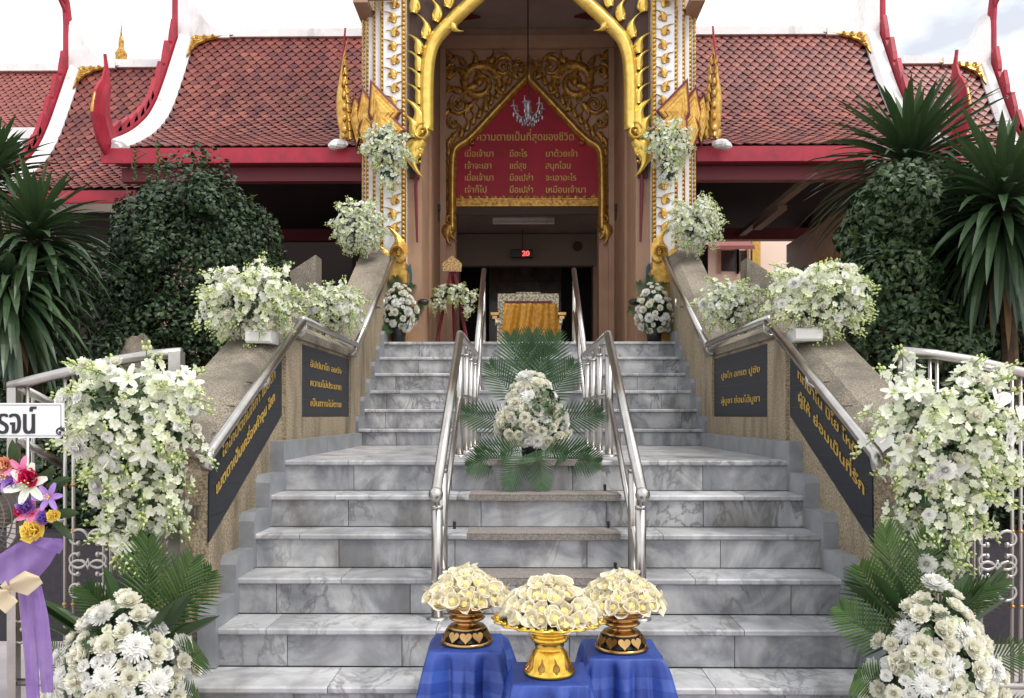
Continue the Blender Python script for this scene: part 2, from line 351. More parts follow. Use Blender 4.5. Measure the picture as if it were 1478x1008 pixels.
# ------------------------------------------------------------------ lettering (built glyph by glyph so that tone marks sit above vowels)
_G = {}
def glyph(ch):
    if ch in _G: return _G[ch]
    def mesh_of(s_):
        c = bpy.data.curves.new('t', 'FONT'); c.body = s_; c.size = 1; c.resolution_u = 3
        o = bpy.data.objects.new('t', c); COL.objects.link(o); me = bpy.data.meshes.new_from_object(o)
        r = [tuple(v.co) for v in me.vertices], [tuple(p.vertices) for p in me.polygons]
        bpy.data.objects.remove(o); bpy.data.curves.remove(c); bpy.data.meshes.remove(me); return r
    v, f = mesh_of(ch); v2, _ = mesh_of(ch+'|'); v3, _ = mesh_of('|')
    adv = max(p[0] for p in v2)-max(p[0] for p in v3)
    _G[ch] = (v, f, max(adv, 0)); return _G[ch]
UP = set('ิีึืั็ํ'); TONE = set('่้๊๋์')
def text_mb(mb, s_, O, U, Vv, N, size, width=None, bold=.0, align='c', depth=.004, slant=0):
    items = []; x = 0; prev = ''
    for ch in s_:
        v, f, a = glyph(ch); dy = 0
        if ch in TONE and prev in UP: dy = .24
        elif ch in TONE: dy = 0.0
        items.append((v, f, x, dy)); x += a; prev = ch
    sx = (width/(x*size)) if width else 1.
    o0 = {'c': -x*size*sx/2, 'l': 0, 'r': -x*size*sx}[align]
    for v, f, gx, dy in items:
        for b in ([0, bold] if bold else [0]):
            vs = []
            for p in v:
                px_ = o0+(p[0]+gx+b+slant*(p[1]+dy))*size*sx; py_ = (p[1]+dy)*size
                vs.append(O+U*px_+Vv*py_+N*depth*(1+b))
            n = len(vs); back = [V(q)-N*depth*.8 for q in vs]
            # rim: boundary edges
            ec = {}
            for q in f:
                for i in range(len(q)):
                    e = (q[i], q[(i+1) % len(q)]); ec[e] = 1
            rim = [(e[0], e[0]+n, e[1]+n, e[1]) for e in ec if (e[1], e[0]) not in ec]
            mb.add(vs+back, list(f)+rim, tint=.5)

# ================================================================== ground
mb = MB(); mb.add([(-300, -60, 0), (300, -60, 0), (300, 400, 0), (-300, 400, 0)], [(0, 1, 2, 3)])
setp(mb.build('pavement', M['paving'], pivot=(0, 0, 0)), kind='structure')
for sx in (-1, 1):
    mb = MB(); n = 14; random.seed(3+sx); x0, x1, y0, y1 = 1.9, 9.0, 4.98, 9.35
    vs = [(X0+sx*lerp(x0, x1, i/n), lerp(y0, y1, j/n), .45+random.random()*.07) for j in range(n+1) for i in range(n+1)]
    fs = [(j*(n+1)+i, j*(n+1)+i+1, (j+1)*(n+1)+i+1, (j+1)*(n+1)+i) for j in range(n) for i in range(n)]
    if sx < 0: fs = [f[::-1] for f in fs]
    mb.add(vs, fs)
    setp(mb.build('garden_soil', M['soil']), kind='structure')
    mb = MB(); mb.box(X0+sx*1.86, X0+sx*9.0, 4.85, 4.98, 0, .60); mb.box(X0+sx*1.84, X0+sx*9.0, 4.83, 5.0, .603, .64)
    setp(mb.build('planter_wall', M['planter']), 'low dark granite planter wall behind the %s gate leaf' % ('left' if sx < 0 else 'right'), 'planter wall', 'planter walls')

# ================================================================== staircase
RI, TR = .177, .27
NY = [3.51+TR*k for k in range(6)]+[7.29+TR*k for k in range(6)]       # nosing depths
NZ = [RI*(k+1) for k in range(6)]+[1.207+RI*k for k in range(6)]       # tread heights
stair = thing('marble_staircase', 'wide grey-white marble staircase rising to the temple porch', 'staircase', (X0, NY[0], 0))
def slabs(mb, x0, x1, y0, y1, z0, z1, wmean, seed, b=.004):
    rr = random.Random(seed); x = x0+rr.uniform(.3, .9)*wmean*.8; xs = [x0]
    while x < x1-.12: xs.append(x); x += wmean*rr.uniform(.75, 1.25)
    xs.append(x1)
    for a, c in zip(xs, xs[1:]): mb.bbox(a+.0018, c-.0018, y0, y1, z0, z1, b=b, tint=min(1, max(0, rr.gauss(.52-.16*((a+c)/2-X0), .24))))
for k in range(12):
    hw = 1.478 if k < 6 else 1.545
    if k in (0,): hw = 1.85
    xa, xb = X0-hw, X0+hw
    y0 = NY[k]; z0 = NZ[k-1] if k else 0; z1 = NZ[k]; y1 = NY[k+1] if k < 11 else 8.95
    step = MB(); step.box(xa, xb, y0+.024, y1+.03, z0, z1-.02)
    so_ = step.build('step', M['joint'], stair)
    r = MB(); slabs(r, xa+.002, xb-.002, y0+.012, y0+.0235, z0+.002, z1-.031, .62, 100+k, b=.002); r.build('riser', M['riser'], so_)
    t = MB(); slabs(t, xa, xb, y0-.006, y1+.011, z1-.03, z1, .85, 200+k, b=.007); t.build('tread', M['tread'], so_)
# stepped skirting along the cheek walls
for sx in (-1, 1):
    sk = MB()
    for k in range(1, 12):
        y0 = NY[k]-.035; y1 = NY[k+1]-.037 if k < 11 else 8.9
        zz0 = NZ[k-1]+.004; zz1 = NZ[k]+.10
        inn, outw = (1.478, 1.55) if k < 6 else (1.52, 1.61)
        if k == 5: y1 = 7.20
        a, b_ = X0+sx*(inn-.012), X0+sx*outw
        poly = [(y0, zz0), (y1, zz0), (y1, zz1+.012), (y0+.03, zz1+.012), (y0, zz1-.03)]
        ys = [y0, y1] if k != 5 else [y0, y0+.5, y0+1.1, y0+1.7, y1]
        if k == 5:
            for p, q in zip(ys, ys[1:]): sk.box(min(a, b_), max(a, b_), p, q-.003, zz0, zz1+.012)
        else: sk.prism(poly, min(a, b_), max(a, b_), 'x')
    sk.build('skirting', M['skirt'], stair)
# non-slip mats on the middle of the treads
for k, (xl, xr) in ((2, (676, 874)), (3, (676, 892)), (4, (679, 893)), (5, (706, 866))):
    a, c = P(xl, 800, NY[k]+.1).x, P(xr, 800, NY[k]+.1).x
    m_ = MB(); m_.bbox(a, c, NY[k]-.0085, NY[k]+.235, NZ[k]+.0005, NZ[k]+.007, b=.002)
    m_.bbox(a, c, NY[k]-.0085, NY[k]-.0065, NZ[k]-.03, NZ[k]+.0003, b=.0006)
    setp(m_.build('tread_mat', M['matgrey']), ['grey-brown rough mat on the tread just behind the flower bowls', 'grey-brown rough mat on the second matted tread, below the handrail ends', 'grey-brown rough mat on the tread just under the landing', 'grey-brown rough mat on the landing edge under the flower pot'][k-2], 'step mat', 'mats on the stair treads')

# ================================================================== cheek walls
def zwall(Y):
    if Y < 5.3: return 1.254+.48*(Y-3.87)
    if Y < 7.24: return 1.94
    return 1.94+.63*(Y-7.24)
side = {-1: 'left', 1: 'right'}
WORDS = {
  -1: (['โลโกปัตถัมภิกา เมตตา', 'เมตตาเป็นเครื่องค้ำจุน โลก'], ['อัปปมาโท อมตัง', 'ความไม่ประมาท', 'เป็นทางไม่ตาย']),
  1: (['ททมาโน ปิโย โหติ', 'ผู้ให้ ย่อมเป็นที่รัก'], ['ปูชโก ลภเต ปูชัง', 'ผู้บูชา ย่อมได้บูชา'])}
for sx in (-1, 1):
    S = lambda x: X0+sx*x
    wall = thing('cheek_wall', 'washed-aggregate cheek wall with black inscribed panels on the %s of the stairs' % side[sx], 'stair wall', (S(1.68), 5.0, 0), 'stair cheek walls')
    b_ = MB()
    prof = [(3.87, 0), (3.87, 1.20), (5.3, 1.89), (7.24, 1.89), (9.16, 3.09), (9.16, 0)]
    x_in, x_out = S(1.545), S(1.80)
    b_.prism(prof, min(x_in, x_out), max(x_in, x_out), 'x')
    # upper flight's wall stands a little further out: thin facing pieces
    b_.build('wall', M['concrete'], wall)
    c = MB()                                                    # coping: chamfered inner edge
    for (ya, za, yb, zb) in ((3.85, zwall(3.85), 5.3, 1.94), (5.3, 1.94, 7.24, 1.94), (7.24, 1.94, 9.155, zwall(9.155))):
        sec = [(1.522, -.115), (1.522, -.06), (1.60, .0), (1.835, .0), (1.835, -.10)]
        vs = [(S(x), ya, za+dz) for x, dz in sec]+[(S(x), yb, zb+dz) for x, dz in sec]
        n = 5; fs = [(i, (i+1) % n, (i+1) % n+n, i+n) for i in range(n)]+[tuple(range(n-1, -1, -1)), tuple(range(n, 2*n))]
        if sx < 0: fs = [f[::-1] for f in fs]
        c.add(vs, fs)
    c.build('coping', M['coping'], wall)
    p_ = MB()                                                   # proud piers framing the panels
    for (ya, yb, zb) in ((5.07, 5.44, 1.80), (7.02, 7.20, 1.83)):
        p_.box(min(S(1.522), S(1.546)), max(S(1.522), S(1.546)), ya, yb, 1.17, zb)
    p_.box(min(S(1.522), S(1.546)), max(S(1.522), S(1.546)), 5.442, 7.018, 1.17, 1.315)
    p_.build('pier', M['concrete'], wall)
    xp = 1.543                                                   # panel face
    Yb = lambda px, py: PX(X0-xp, px, py)
    lo = [PX(X0-xp, 406, 600), PX(X0-xp, 406, 508), PX(X0-xp, 302, 640), PX(X0-xp, 301, 783)]
    poly = [(p.y, p.z) for p in lo]
    g = MB(); g.prism(poly, min(S(1.52+.0201), S(1.548)), max(S(1.5401), S(1.548)), 'x')
    go = g.build('stone_panel', M['granite'], wall)
    g2 = MB(); Ys = [5.442, 7.018]
    g2.prism([(5.46, 1.318), (7.01, 1.318), (7.01, 1.80), (5.46, 1.80)], min(S(1.5401), S(1.548)), max(S(1.5401), S(1.548)), 'x')
    go2 = g2.build('stone_panel', M['granite'], wall)
    j = MB()                                                     # course joints in the stone
    for zz in (1.43, 1.555, 1.68): j.box(min(S(1.5385), S(1.5402)), max(S(1.5385), S(1.5402)), 5.47, 7.0, zz, zz+.006)
    j.build('joint_line', M['black'], go2)
    j = MB()
    for i in range(6):
        zz = .85+i*.13; ya = 3.90 if zz < 1.02 else lerp(3.9, 5.05, (zz-1.02)/.62)
        ys_ = [3.9+(zz-.78)/.50, 3.9+(zz-1.28)/.45]; a, b2 = max(3.9, ys_[1]), min(5.04, ys_[0])
        if b2-a > .1: j.box(min(S(1.5385), S(1.5402)), max(S(1.5385), S(1.5402)), a, b2, zz, zz+.005)
    j.build('joint_line', M['black'], go)
    N_ = V((-sx, 0, 0)); Ud = V((0, 1, 0)) if sx < 0 else V((0, -1, 0))
    tx = MB()
    # sloping inscription on the lower panel
    a1, a2 = PX(X0-1.54, 302, 752), PX(X0-1.54, 404, 582)
    dirv = V((0, a2.y-a1.y, a2.z-a1.z)).normalized()
    for li, (line, off, wd, ht, tt) in enumerate(((WORDS[sx][0][0], .205, .98, .080, .52), (WORDS[sx][0][1], .075, 1.06, .080, .48))):
        mid = V((S(1.538), lerp(a1.y, a2.y, tt), lerp(a1.z, a2.z, tt)))+V((0, 0, off))
        U_ = dirv if sx < 0 else -dirv
        text_mb(tx, line, mid, U_, V((0, 0, 1)), N_, ht, wd, .025)
    tx.build('inscription', M['goldtext'], go)
    tx = MB(); ls = WORDS[sx][1]
    zs = [1.66, 1.53, 1.39] if len(ls) == 3 else [1.62, 1.42]
    for line, zz in zip(ls, zs): text_mb(tx, line, V((S(1.538), 6.2, zz)), Ud, V((0, 0, 1)), N_, .066, 1.0 if len(ls) == 3 else 1.1, .02)
    tx.build('inscription', M['goldtext'], go2)
    # stainless wall handrail
    hr = thing('wall_handrail', 'polished steel handrail following the %s cheek wall' % side[sx], 'handrail', (S(1.45), 5.2, 1.9), 'handrails on the cheek walls')
    XR = X0-1.455; q1, q2, q3, q4 = PX(XR, 301, 657), PX(XR, 437, 464), PX(XR, 513, 500), PX(XR, 557, 372)
    T = (lambda p: p) if sx < 0 else mir
    t_ = MB(); t_.tube([T(q1-V((0, .03, .06))), T(q1), T(q1.lerp(q2, .5)), T(q2)], .026, 10); t_.build('rail', M['steel'], hr, smooth=True)
    t_ = MB(); t_.tube([T(q2+V((0, -.02, .012))), T(V((q2.x, q3.y, q2.z)))], .024, 10); t_.build('rail', M['steel'], hr, smooth=True)
    t_ = MB(); t_.tube([T(V((q2.x, q3.y+.02, q2.z-.01))), T(V((q2.x, 9.0, zwall(9.0)-.02)))], .024, 10); t_.build('rail', M['steel'], hr, smooth=True)
    for Yk, zk in ((4.5, lerp(q1.z, q2.z, (4.5-q1.y)/(q2.y-q1.y))), (5.28, 1.93), (6.9, 1.93), (8.3, 2.5)):
        k_ = MB(); xi = S(1.455); xo = S(1.53)
        k_.tube([V((xi, Yk, zk-.01)), V((xi, Yk, zk-.07)), V((lerp(xi, xo, .5), Yk, zk-.1)), V((xo, Yk, zk-.09))], .009, 6)
        k_.build('bracket', M['steel'], hr, smooth=True)
    # lock box on the pier by the gate
    lb = MB(); pL = P(277, 739, 3.86) if sx < 0 else P(1290, 735, 3.86)
    lb.box(pL.x-.028, pL.x+.028, 3.845, 3.869, pL.z-.03, pL.z+.03); lb.box(pL.x-.02, pL.x+.02, 3.84, 3.8448, pL.z-.02, pL.z+.02)
    setp(lb.build('lock_box', M['steel']), 'small grey metal box on the front of the %s stair pier' % side[sx], 'lock box')

# ================================================================== middle handrails
for sx in (-1, 1):
    S = lambda x: X0+sx*x
    xr = S(.486)
    h = thing('stair_handrail', 'shiny tubular steel handrail up the middle of the stairs, %s one of the pair' % side[sx], 'handrail', (xr, 5.47, 1.06), 'handrails in the middle of the stairs')
    A, B_, C_, D_ = (3.91, .95), (5.47, 1.858), (7.45, 1.868), (9.0, 2.90)
    t_ = MB()
    for p, q in ((A, B_), (B_, C_), (C_, D_)): t_.tube([(xr, *p), (xr, *q)], .027, 10)
    for p in (B_, C_): t_.ball((xr, *p), .0275, 10, 6)
    t_.build('top_rail', M['steel'], h, smooth=True)
    t_ = MB(); dz = .40
    for p, q in (((4.0, .62), (5.45, 1.47)), ((5.47, 1.46), (7.45, 1.47)), ((7.45, 1.47), (8.95, 2.46))): t_.tube([(xr, *p), (xr, *q)], .017, 8)
    t_.build('lower_rail', M['steel'], h, smooth=True)
    def top(Y):
        for p, q in ((A, B_), (B_, C_), (C_, D_)):
            if Y <= q[0]: return lerp(p[1], q[1], (Y-p[0])/(q[0]-p[0]))
        return D_[1]
    def flo(Y):
        z = 0
        for yy, zz in zip(NY, NZ):
            if Y >= yy: z = zz
        return z
    for Y in (3.97, 4.24, 5.40, 6.05, 6.6, 7.18, 8.06, 8.93):
        r_ = .027 if Y < 6 else .023
        zt, zb = top(Y), flo(Y)
        t_ = MB(); t_.tube([(xr, Y, zb), (xr, Y, zt-.10)], r_, 10); t_.tube([(xr, Y, zt-.105), (xr, Y, zt-.09)], r_*1.06, 10)
        t_.tube([(xr, Y, zt-.09), (xr, Y, zt-.005)], r_*.45, 8)
        po = t_.build('post', M['steel'], h, smooth=True)
        t_ = MB(); t_.lathe([(0, .012), (.035, .012), (.05, .006), (.052, 0)], (xr, Y, zb+.001), 16); t_.build('flange', M['steel'], po, smooth=True)
    t_ = MB(); t_.ball((xr, 3.91, .953), .036, 12, 8); t_.build('end_knob', M['steel'], h, smooth=True)
# small black bolts standing on the treads
for px, py, k in ((873, 699, 4), (656, 752, 3), (878, 752, 3), (888, 810, 2)):
    p = P(px, py, NY[k]+.2); t_ = MB(); t_.tube([(p.x, p.y, NZ[k]), (p.x, p.y, NZ[k]+.035)], .008, 8); t_.ball((p.x, p.y, NZ[k]+.036), .010, 8, 5)
    setp(t_.build('door_stop', M['black']), {873: 'black peg topmost on the stairs, just under the landing by the right rail', 656: 'black peg beside the left handrail post', 878: 'black peg beside the right handrail on the third matted tread', 888: 'black peg lowest on the stairs by the right rail'}[px], 'peg', 'black pegs on the treads')

# ================================================================== gates
def gate(sx):
    S = lambda x: X0+sx*x
    yg = 3.74
    T = (lambda p: V(p)) if sx < 0 else (lambda p: mir(p))
    G = lambda px, py, Y=yg: T(P(px, py, Y))
    g = thing('gate_leaf', 'stainless steel scroll gate leaf hung at the %s stair pier' % side[sx], 'gate', (S(1.95), yg, 0), 'gate leaves beside the stairs')
    def tb(name, pts, r, par=g, n=8):
        t = MB(); t.tube(pts, r, n); return t.build(name, M['steel'], par, smooth=True)
    xs_post = 255
    topc = [(262, 509), (215, 513), (165, 521), (110, 534), (60, 546), (14, 558)]
    tb('top_rail', [G(*p) for p in topc], .024)
    def pbox(name, px, y0, y1, w=.026, Y=yg):
        a, b = G(px, y0, Y), G(px, y1, Y); t = MB(); t.box(a.x-w, a.x+w, Y-w, Y+w, b.z, a.z); return t.build(name, M['steel'], g)
    pbox('post', 255, 508, 1010, .027); pbox('post', 20, 560, 1010, .020)
    def ytop(px):
        for (x0_, y0_), (x1_, y1_) in zip(topc, topc[1:]):
            if x1_ <= px <= x0_: return lerp(y0_, y1_, (px-x0_)/(x1_-x0_))
        return 510
    zb = 985
    for px in (40, 94, 106, 150, 160, 212, 222):
        t = tb('bar', [G(px, ytop(px)), G(px, zb)], .0085)
        for py in (600, 700, 765, 872):
            u = MB(); u.ball(G(px, py), (.014, .014, .010), 8, 5); u.build('collar', M['brass'], t, smooth=True)
    tb('cross_rail', [G(20, zb), G(255, zb)], .018); tb('cross_rail', [G(20, 752), G(94, 752)], .009); tb('cross_rail', [G(94, 608), G(255, 585)], .014)
    # scrolls
    def scroll(c, r, a0, turns, sgn=1):
        pts = []
        for i in range(22):
            t = i/21; a = a0+sgn*t*turns*2*math.pi; rr = r*(1-.62*t)
            pts.append(T((c.x+rr*math.cos(a), yg-.004, c.z+rr*math.sin(a))))
        t_ = MB(); t_.tube(pts, .0075, 6); t_.ball(pts[-1], .013, 8, 5); t_.build('scroll', M['steel'], g, smooth=True)
    for (px, py) in ((128, 792), (230, 792), (128, 836)):
        for ax, ay in ((-1, 1), (1, 1), (-1, -1), (1, -1)):
            c = P(px+ax*16, py-ay*14, yg); scroll(c, .052, 0 if ax < 0 else math.pi, .8, (1 if ay > 0 else -1)*(-1 if ax > 0 else 1)*(1))
    c = P(150, 560, yg); pts = [T((c.x+.085*math.cos(a*.26), yg, c.z+.085*math.sin(a*.26))) for a in range(25)]
    tb('ring', pts, .008); 
    for dx in (-1, 1): scroll(P(150+dx*14, 556, yg), .045, math.pi/2, .9, dx)
    scroll(P(30, 915, yg), .06, 1.2, 1.0, 1)
    # sloping return rails running back from the outer post
    tb('return_rail', [G(24, 557), G(118, 604, yg+.35)], .021); tb('return_rail', [G(24, 633), G(92, 672, yg+.30)], .021)
    tb('return_bar', [G(48, 575, yg+.12), G(48, 760, yg+.12)], .010)
    return g
gate(-1); gate(1)

# ================================================================== carved gold ornament
UX, UZ, NY_ = V((1, 0, 0)), V((0, 0, 1)), V((0, -1, 0))
def flame_pts(h, curl, w0, n=12):
    pts = []; ws = []
    for i in range(n+1):
        t = i/n
        pts.append((curl*h*(math.sin(t*2.6)*.55-.62*t*t), h*t)); ws.append(w0*max(.02, (1-t)**.75*(.72+.75*math.sin(math.pi*min(1, t*1.55)))))
    return pts, ws
def rot2(pts, a, dx=0, dy=0, fx=1):
    c, s_ = math.cos(a), math.sin(a); return [(fx*(x*c-y*s_)+dx, x*s_+y*c+dy) for x, y in pts]
def flame(mb, O, h, ang, curl=.5, w0=None, fx=1, U=UX, Vv=UZ, N=NY_, th=.03):
    p, w_ = flame_pts(h, curl, w0 or h*.2)
    mb.ribbon(rot2(p, ang, fx=fx), w_, O, U, Vv, N, th)
def curl_orn(mb, O, r, fx=1, a0=0., turns=1.35, w0=None, th=.03, U=UX, Vv=UZ, N=NY_, sg_=1):
    pts = []; ws = []; n = 22; w0 = w0 or r*.24
    for i in range(n+1):
        t = i/n; a = a0+sg_*turns*2*math.pi*t; rr = r*(1-.80*t); pts.append((fx*rr*math.cos(a), rr*math.sin(a))); ws.append(w0*(.35+.65*(1-t)) if t > .08 else w0*.5)
    mb.ribbon(pts, ws, O, U, Vv, N, th)
    mb.ball(O+N*th*.5, (r*.2, r*.2, r*.2), 8, 5)
def kanok(mb, O, h, fx=1, ang=0, th=.035, U=UX, Vv=UZ, N=NY_):       # a flame with a curl at its foot
    flame(mb, O, h, ang, .42, h*.165, fx, U, Vv, N, th)
    c = V((0, 0, 0))+U*(fx*(-math.sin(ang))*0+fx*h*.10)+Vv*(h*.22)
    curl_orn(mb, O+c, h*.19, fx, a0=2.6+ang, turns=1.15, w0=h*.055, th=th*.8, U=U, Vv=Vv, N=N)
def path_ribbon(mb, pts, hw, N=NY_, th=.05, taper=0):
    O = V(pts[0]); p2 = [((V(p)-O).x, (V(p)-O).z) for p in pts]
    mb.ribbon(p2, [hw*(1-taper*i/len(p2)) for i in range(len(p2))], O, UX, UZ, N, th, .75)
def smooth_path(pix, Y, it=2):
    pts = [P(x, y, Y) for x, y in pix]
    for _ in range(it):
        q = [pts[0]]
        for a, b in zip(pts, pts[1:]): q += [a.lerp(b, .25), a.lerp(b, .75)]
        q.append(pts[-1]); pts = q
    return pts

# ================================================================== porch: piers, columns, arch, ceiling
porch = thing('temple_porch', 'tall gilded entrance porch of the temple with a pointed gold arch', 'temple porch', (X0, 9.2, 2.1))
fl = MB(); fl.box(X0-2.0, X0+2.0, 8.97, 16.2, 1.7, 2.088); fl.build('floor', M['floor'], porch)
for sx in (-1, 1):
    S = lambda x: X0+sx*x
    bx = lambda mb, a, b, *r, **k: mb.box(min(S(a), S(b)), max(S(a), S(b)), *r, **k)
    pil = MB()
    for a, b, y in ((1.365, 1.61, 9.20), (1.612, 1.71, 9.27), (1.712, 1.80, 9.34), (1.802, 1.885, 9.41)): bx(pil, a, b, y, 9.9, 3.02, 9.2)
    po = pil.build('white_column', M['white'], porch)
    g = MB()                                             # rope mouldings on every arris
    for a, y, r_ in ((1.385, 9.195, .026), (1.622, 9.235, .034), (1.718, 9.305, .034), (1.808, 9.375, .034), (1.872, 9.41, .022)):
        z = 3.06
        bx(g, a-r_*.9, a+r_*.9, y+.003, y+.03, 3.03, 9.0)
        while z < 6.6:
            d = V((.55*sx, -.15, 1)).normalized(); c = V((S(a), y, z))
            g.tube([c-d*.026, c-d*.013, c+d*.013, c+d*.026], [.006, r_*.72, r_*.72, .006], 6); z += .05
    g.build('rope_moulding', M['gold'], po, smooth=True)
    g = MB(); z = 3.35; i = 0                            # climbing leaf band on the front face
    while z < 6.75:
        c = V((S(1.495), 9.197, z)); f_ = 1 if i % 2 else -1
        flame(g, c, .17, .55, .5, .030, f_, th=.026); curl_orn(g, c+V((-f_*.035, 0, .035)), .036, f_, .5, 1.1, .011, .02); flame(g, c+V((-f_*.01, 0, .02)), .11, .95, .4, .02, -f_, th=.02)
        z += .155; i += 1
    g.build('vine_relief', M['gold'], po, smooth=True)
    g = MB()                                             # folded gold leaf collar: overlapping pointed lozenges stepping back
    T0 = (lambda v: v) if sx < 0 else mir
    for poly_, Y in ((((511, 140), (531, 165), (515, 212), (504, 172)), 9.32), (((523, 130), (546, 162), (527, 208), (515, 168)), 9.25), (((536, 120), (577, 162), (549, 202), (533, 164)), 9.12), (((541, 146), (583, 188), (552, 226), (536, 188)), 9.09), (((526, 160), (548, 188), (530, 226), (518, 190)), 9.20)):
        mx_, my_ = sum(p[0] for p in poly_)/4, sum(p[1] for p in poly_)/4
        for s_, d0, d1 in ((1.13, -.012, .008), (1, 0, .03), (.74, .022, .05), (.48, .042, .07)):
            base_ = [T0(P(mx_+(p[0]-mx_)*s_, my_+(p[1]-my_)*s_, Y-d0)) for p in poly_]; top_ = [T0(P(mx_+(p[0]-mx_)*s_*.86, my_+(p[1]-my_)*s_*.86, Y-d1)) for p in poly_]; ap = T0(P(mx_, my_, Y-d1-.012))
            g.add(base_+top_+[ap], [(i, (i+1) % 4, 4+(i+1) % 4, 4+i) for i in range(4)]+[(4+i, 4+(i+1) % 4, 8) for i in range(4)], m=1 if s_ > 1 else 0)
    g.build('leaf_collar', [M['gold'], M['maroon']], po)
    g = MB()                                             # gilded foot of the column
    bx(g, 1.36, 1.90, 9.14, 9.92, 2.92, 3.02); bx(g, 1.34, 1.93, 9.11, 9.94, 2.78, 2.918); bx(g, 1.36, 1.90, 9.15, 9.92, 2.52, 2.778); bx(g, 1.33, 1.95, 9.10, 9.95, 2.42, 2.518); bx(g, 1.36, 1.92, 9.16, 9.93, 2.10, 2.418)
    for i in range(5): g.prism([(S(1.42+i*.1)-.04, 2.55), (S(1.42+i*.1), 2.53), (S(1.42+i*.1)+.04, 2.55), (S(1.42+i*.1), 2.72)], 9.135, 9.152, 'y')
    O = V((S(1.44), 9.12, 3.02)); flame(g, O+V((sx*.02, 0, 0)), .40, .12, .4, .085, -sx, th=.05); curl_orn(g, V((S(1.43), 9.08, 3.11)), .072, sx, 0, 1.4, .02, .04)
    flame(g, V((S(1.60), 9.13, 3.02)), .20, .25, .5, .05, -sx, th=.04)
    g.build('column_foot', M['gold'], po, smooth=False)
    t = MB(); bx(t, 1.205, 1.3635, 9.36, 9.52, 2.09, 8.2); bx(t, 1.215, 1.40, 9.522, 11.58, 2.09, 6.72); bx(t, 1.185, 1.2145, 10.2, 10.45, 2.09, 6.7)
    t.build('pier', M['tan'], porch)
    # brown spandrel panel with the gold arch in front
    inner = smooth_path([(607, 262), (612, 185), (613, 100), (622, 62), (645, 36), (665, 18), (700, -18), (764.5, -85)], 9.44, 1)
    poly = [(p.x, p.z) for p in inner]+[(P(764.5, -250, 9.44).x, P(764.5, -250, 9.44).z), (P(593, -250, 9.44).x, P(593, -250, 9.44).z), (P(593, 262, 9.44).x, P(593, 262, 9.44).z)]
    if sx > 0: poly = [(2*X0-x, z) for x, z in poly][::-1]
    sp = MB(); sp.prism(poly, 9.32, 9.355, 'y'); spo = sp.build('arch_panel', M['brown'], porch)
    T = (lambda v: v) if sx < 0 else mir
    g = MB()
    bar = [T(p) for p in smooth_path([(616, 190), (616, 98), (624, 62), (643, 41), (664, 20), (700, -12), (764.5, -78)], 9.30, 2)]
    path_ribbon(g, bar, .075, th=.10)
    g.build('arch_moulding', M['palegold'], porch, smooth=True)
    g = MB()
    K = lambda px, py, h, a, f=1, Y=9.30: kanok(g, T(P(px, py, Y)), h, (1 if sx < 0 else -1)*f, a, .05)
    for i, y in enumerate((172, 148, 124, 100, 76)): K(606-i*.3, y+4, .29, .42)
    for px, py in ((612, 55), (628, 30), (645, 10), (668, -14), (695, -40)): K(px, py+2, .30, .15)
    K(597, 20, .32, .3)
    # cusp at the shoulder
    flame(g, T(P(652, 34, 9.27)), .16, -2.3, .4, .04, (1 if sx < 0 else -1), th=.05); curl_orn(g, T(P(648, 40, 9.26)), .05, 1, 0, 1.1, .016, .04)
    # volute and hanging leaf at the foot of the arch
    curl_orn(g, T(P(610, 192, 9.26)), .105, (1 if sx < 0 else -1), 1.2, 1.5, .03, .07)
    K(602, 196, .46, .22, 1, 9.27); K(598, 200, .34, .42, 1, 9.26)
    for (px, py, a, h, w_) in ((605, 204, math.pi-.02, .42, .095), (612, 204, math.pi-.35, .27, .06)): flame(g, T(P(px, py, 9.27)), h, a, .45, w_, (1 if sx < 0 else -1), th=.06)
    for i in range(3): g.ball(T(P(606, 216+i*9, 9.25)), .022-.004*i, 8, 5)
    g.build('flame_relief', M['palegold'], porch, smooth=True)
    # slim red eave bracket seen edge-on
    b_ = MB(); q = [T(P(x, y, 9.30)) for x, y in ((601, 228), (600, 270), (601, 310), (602, 350))]; b_.tube(q, [.010, .022, .018, .012], 6); b_.build('eave_bracket', M['maroon'], porch)
    # corner of the upper roof
    r_ = MB(); a = P(512, 10, 9.1); a = T(a); r_.box(min(a.x, S(1.75)), max(a.x, S(1.75)), 9.0, 9.7, a.z, a.z+.06)
    r_.prism([(T(P(508, -12, 9.1)).x, P(508, -12, 9.1).z+.06), (a.x, a.z+.062), (S(1.5), a.z+.062), (S(1.5), a.z+.9)] if sx < 0 else [(T(P(508, -12, 9.1)).x, P(508, -12, 9.1).z+.06), (S(1.5), a.z+.9), (S(1.5), a.z+.062), (a.x, a.z+.062)], 9.02, 9.1, 'y'); r_.build('roof_corner', M['tan'], porch)
    # fittings on the pier
    f_ = MB(); p = T(P(631, 305, 11.35)); f_.box(p.x-.03, p.x+.03, 11.3, 11.42, p.z-.12, p.z+.02); f_.box(p.x-.05, p.x+.05, 11.25, 11.31, p.z-.01, p.z+.07); f_.build('spotlight', M['black'], porch)
    p = T(P(611, 437, 9.35)); f_ = MB(); f_.ball((p.x, 9.33, p.z), (.065, .04, .04), 12, 8); f_.tube([(p.x, 9.33, p.z), (p.x, 9.36, p.z)], .02, 8)
    f_.build('socket', M['black'], porch, smooth=True)
    p = T(P(591, 400, 9.34)); f_ = MB(); f_.prism([(p.x-.025, p.z-.12), (p.x+.02, p.z-.14), (p.x+.03, p.z+.02), (p.x+.01, p.z+.15), (p.x-.02, p.z+.10)], 9.335, 9.357, 'y'); f_.build('tape_patch', M['grime'], porch)
c = MB(); c.box(X0-1.36, X0+1.36, 9.36, 11.95, 6.722, 6.86); c.build('ceiling', M['ceil'], porch)
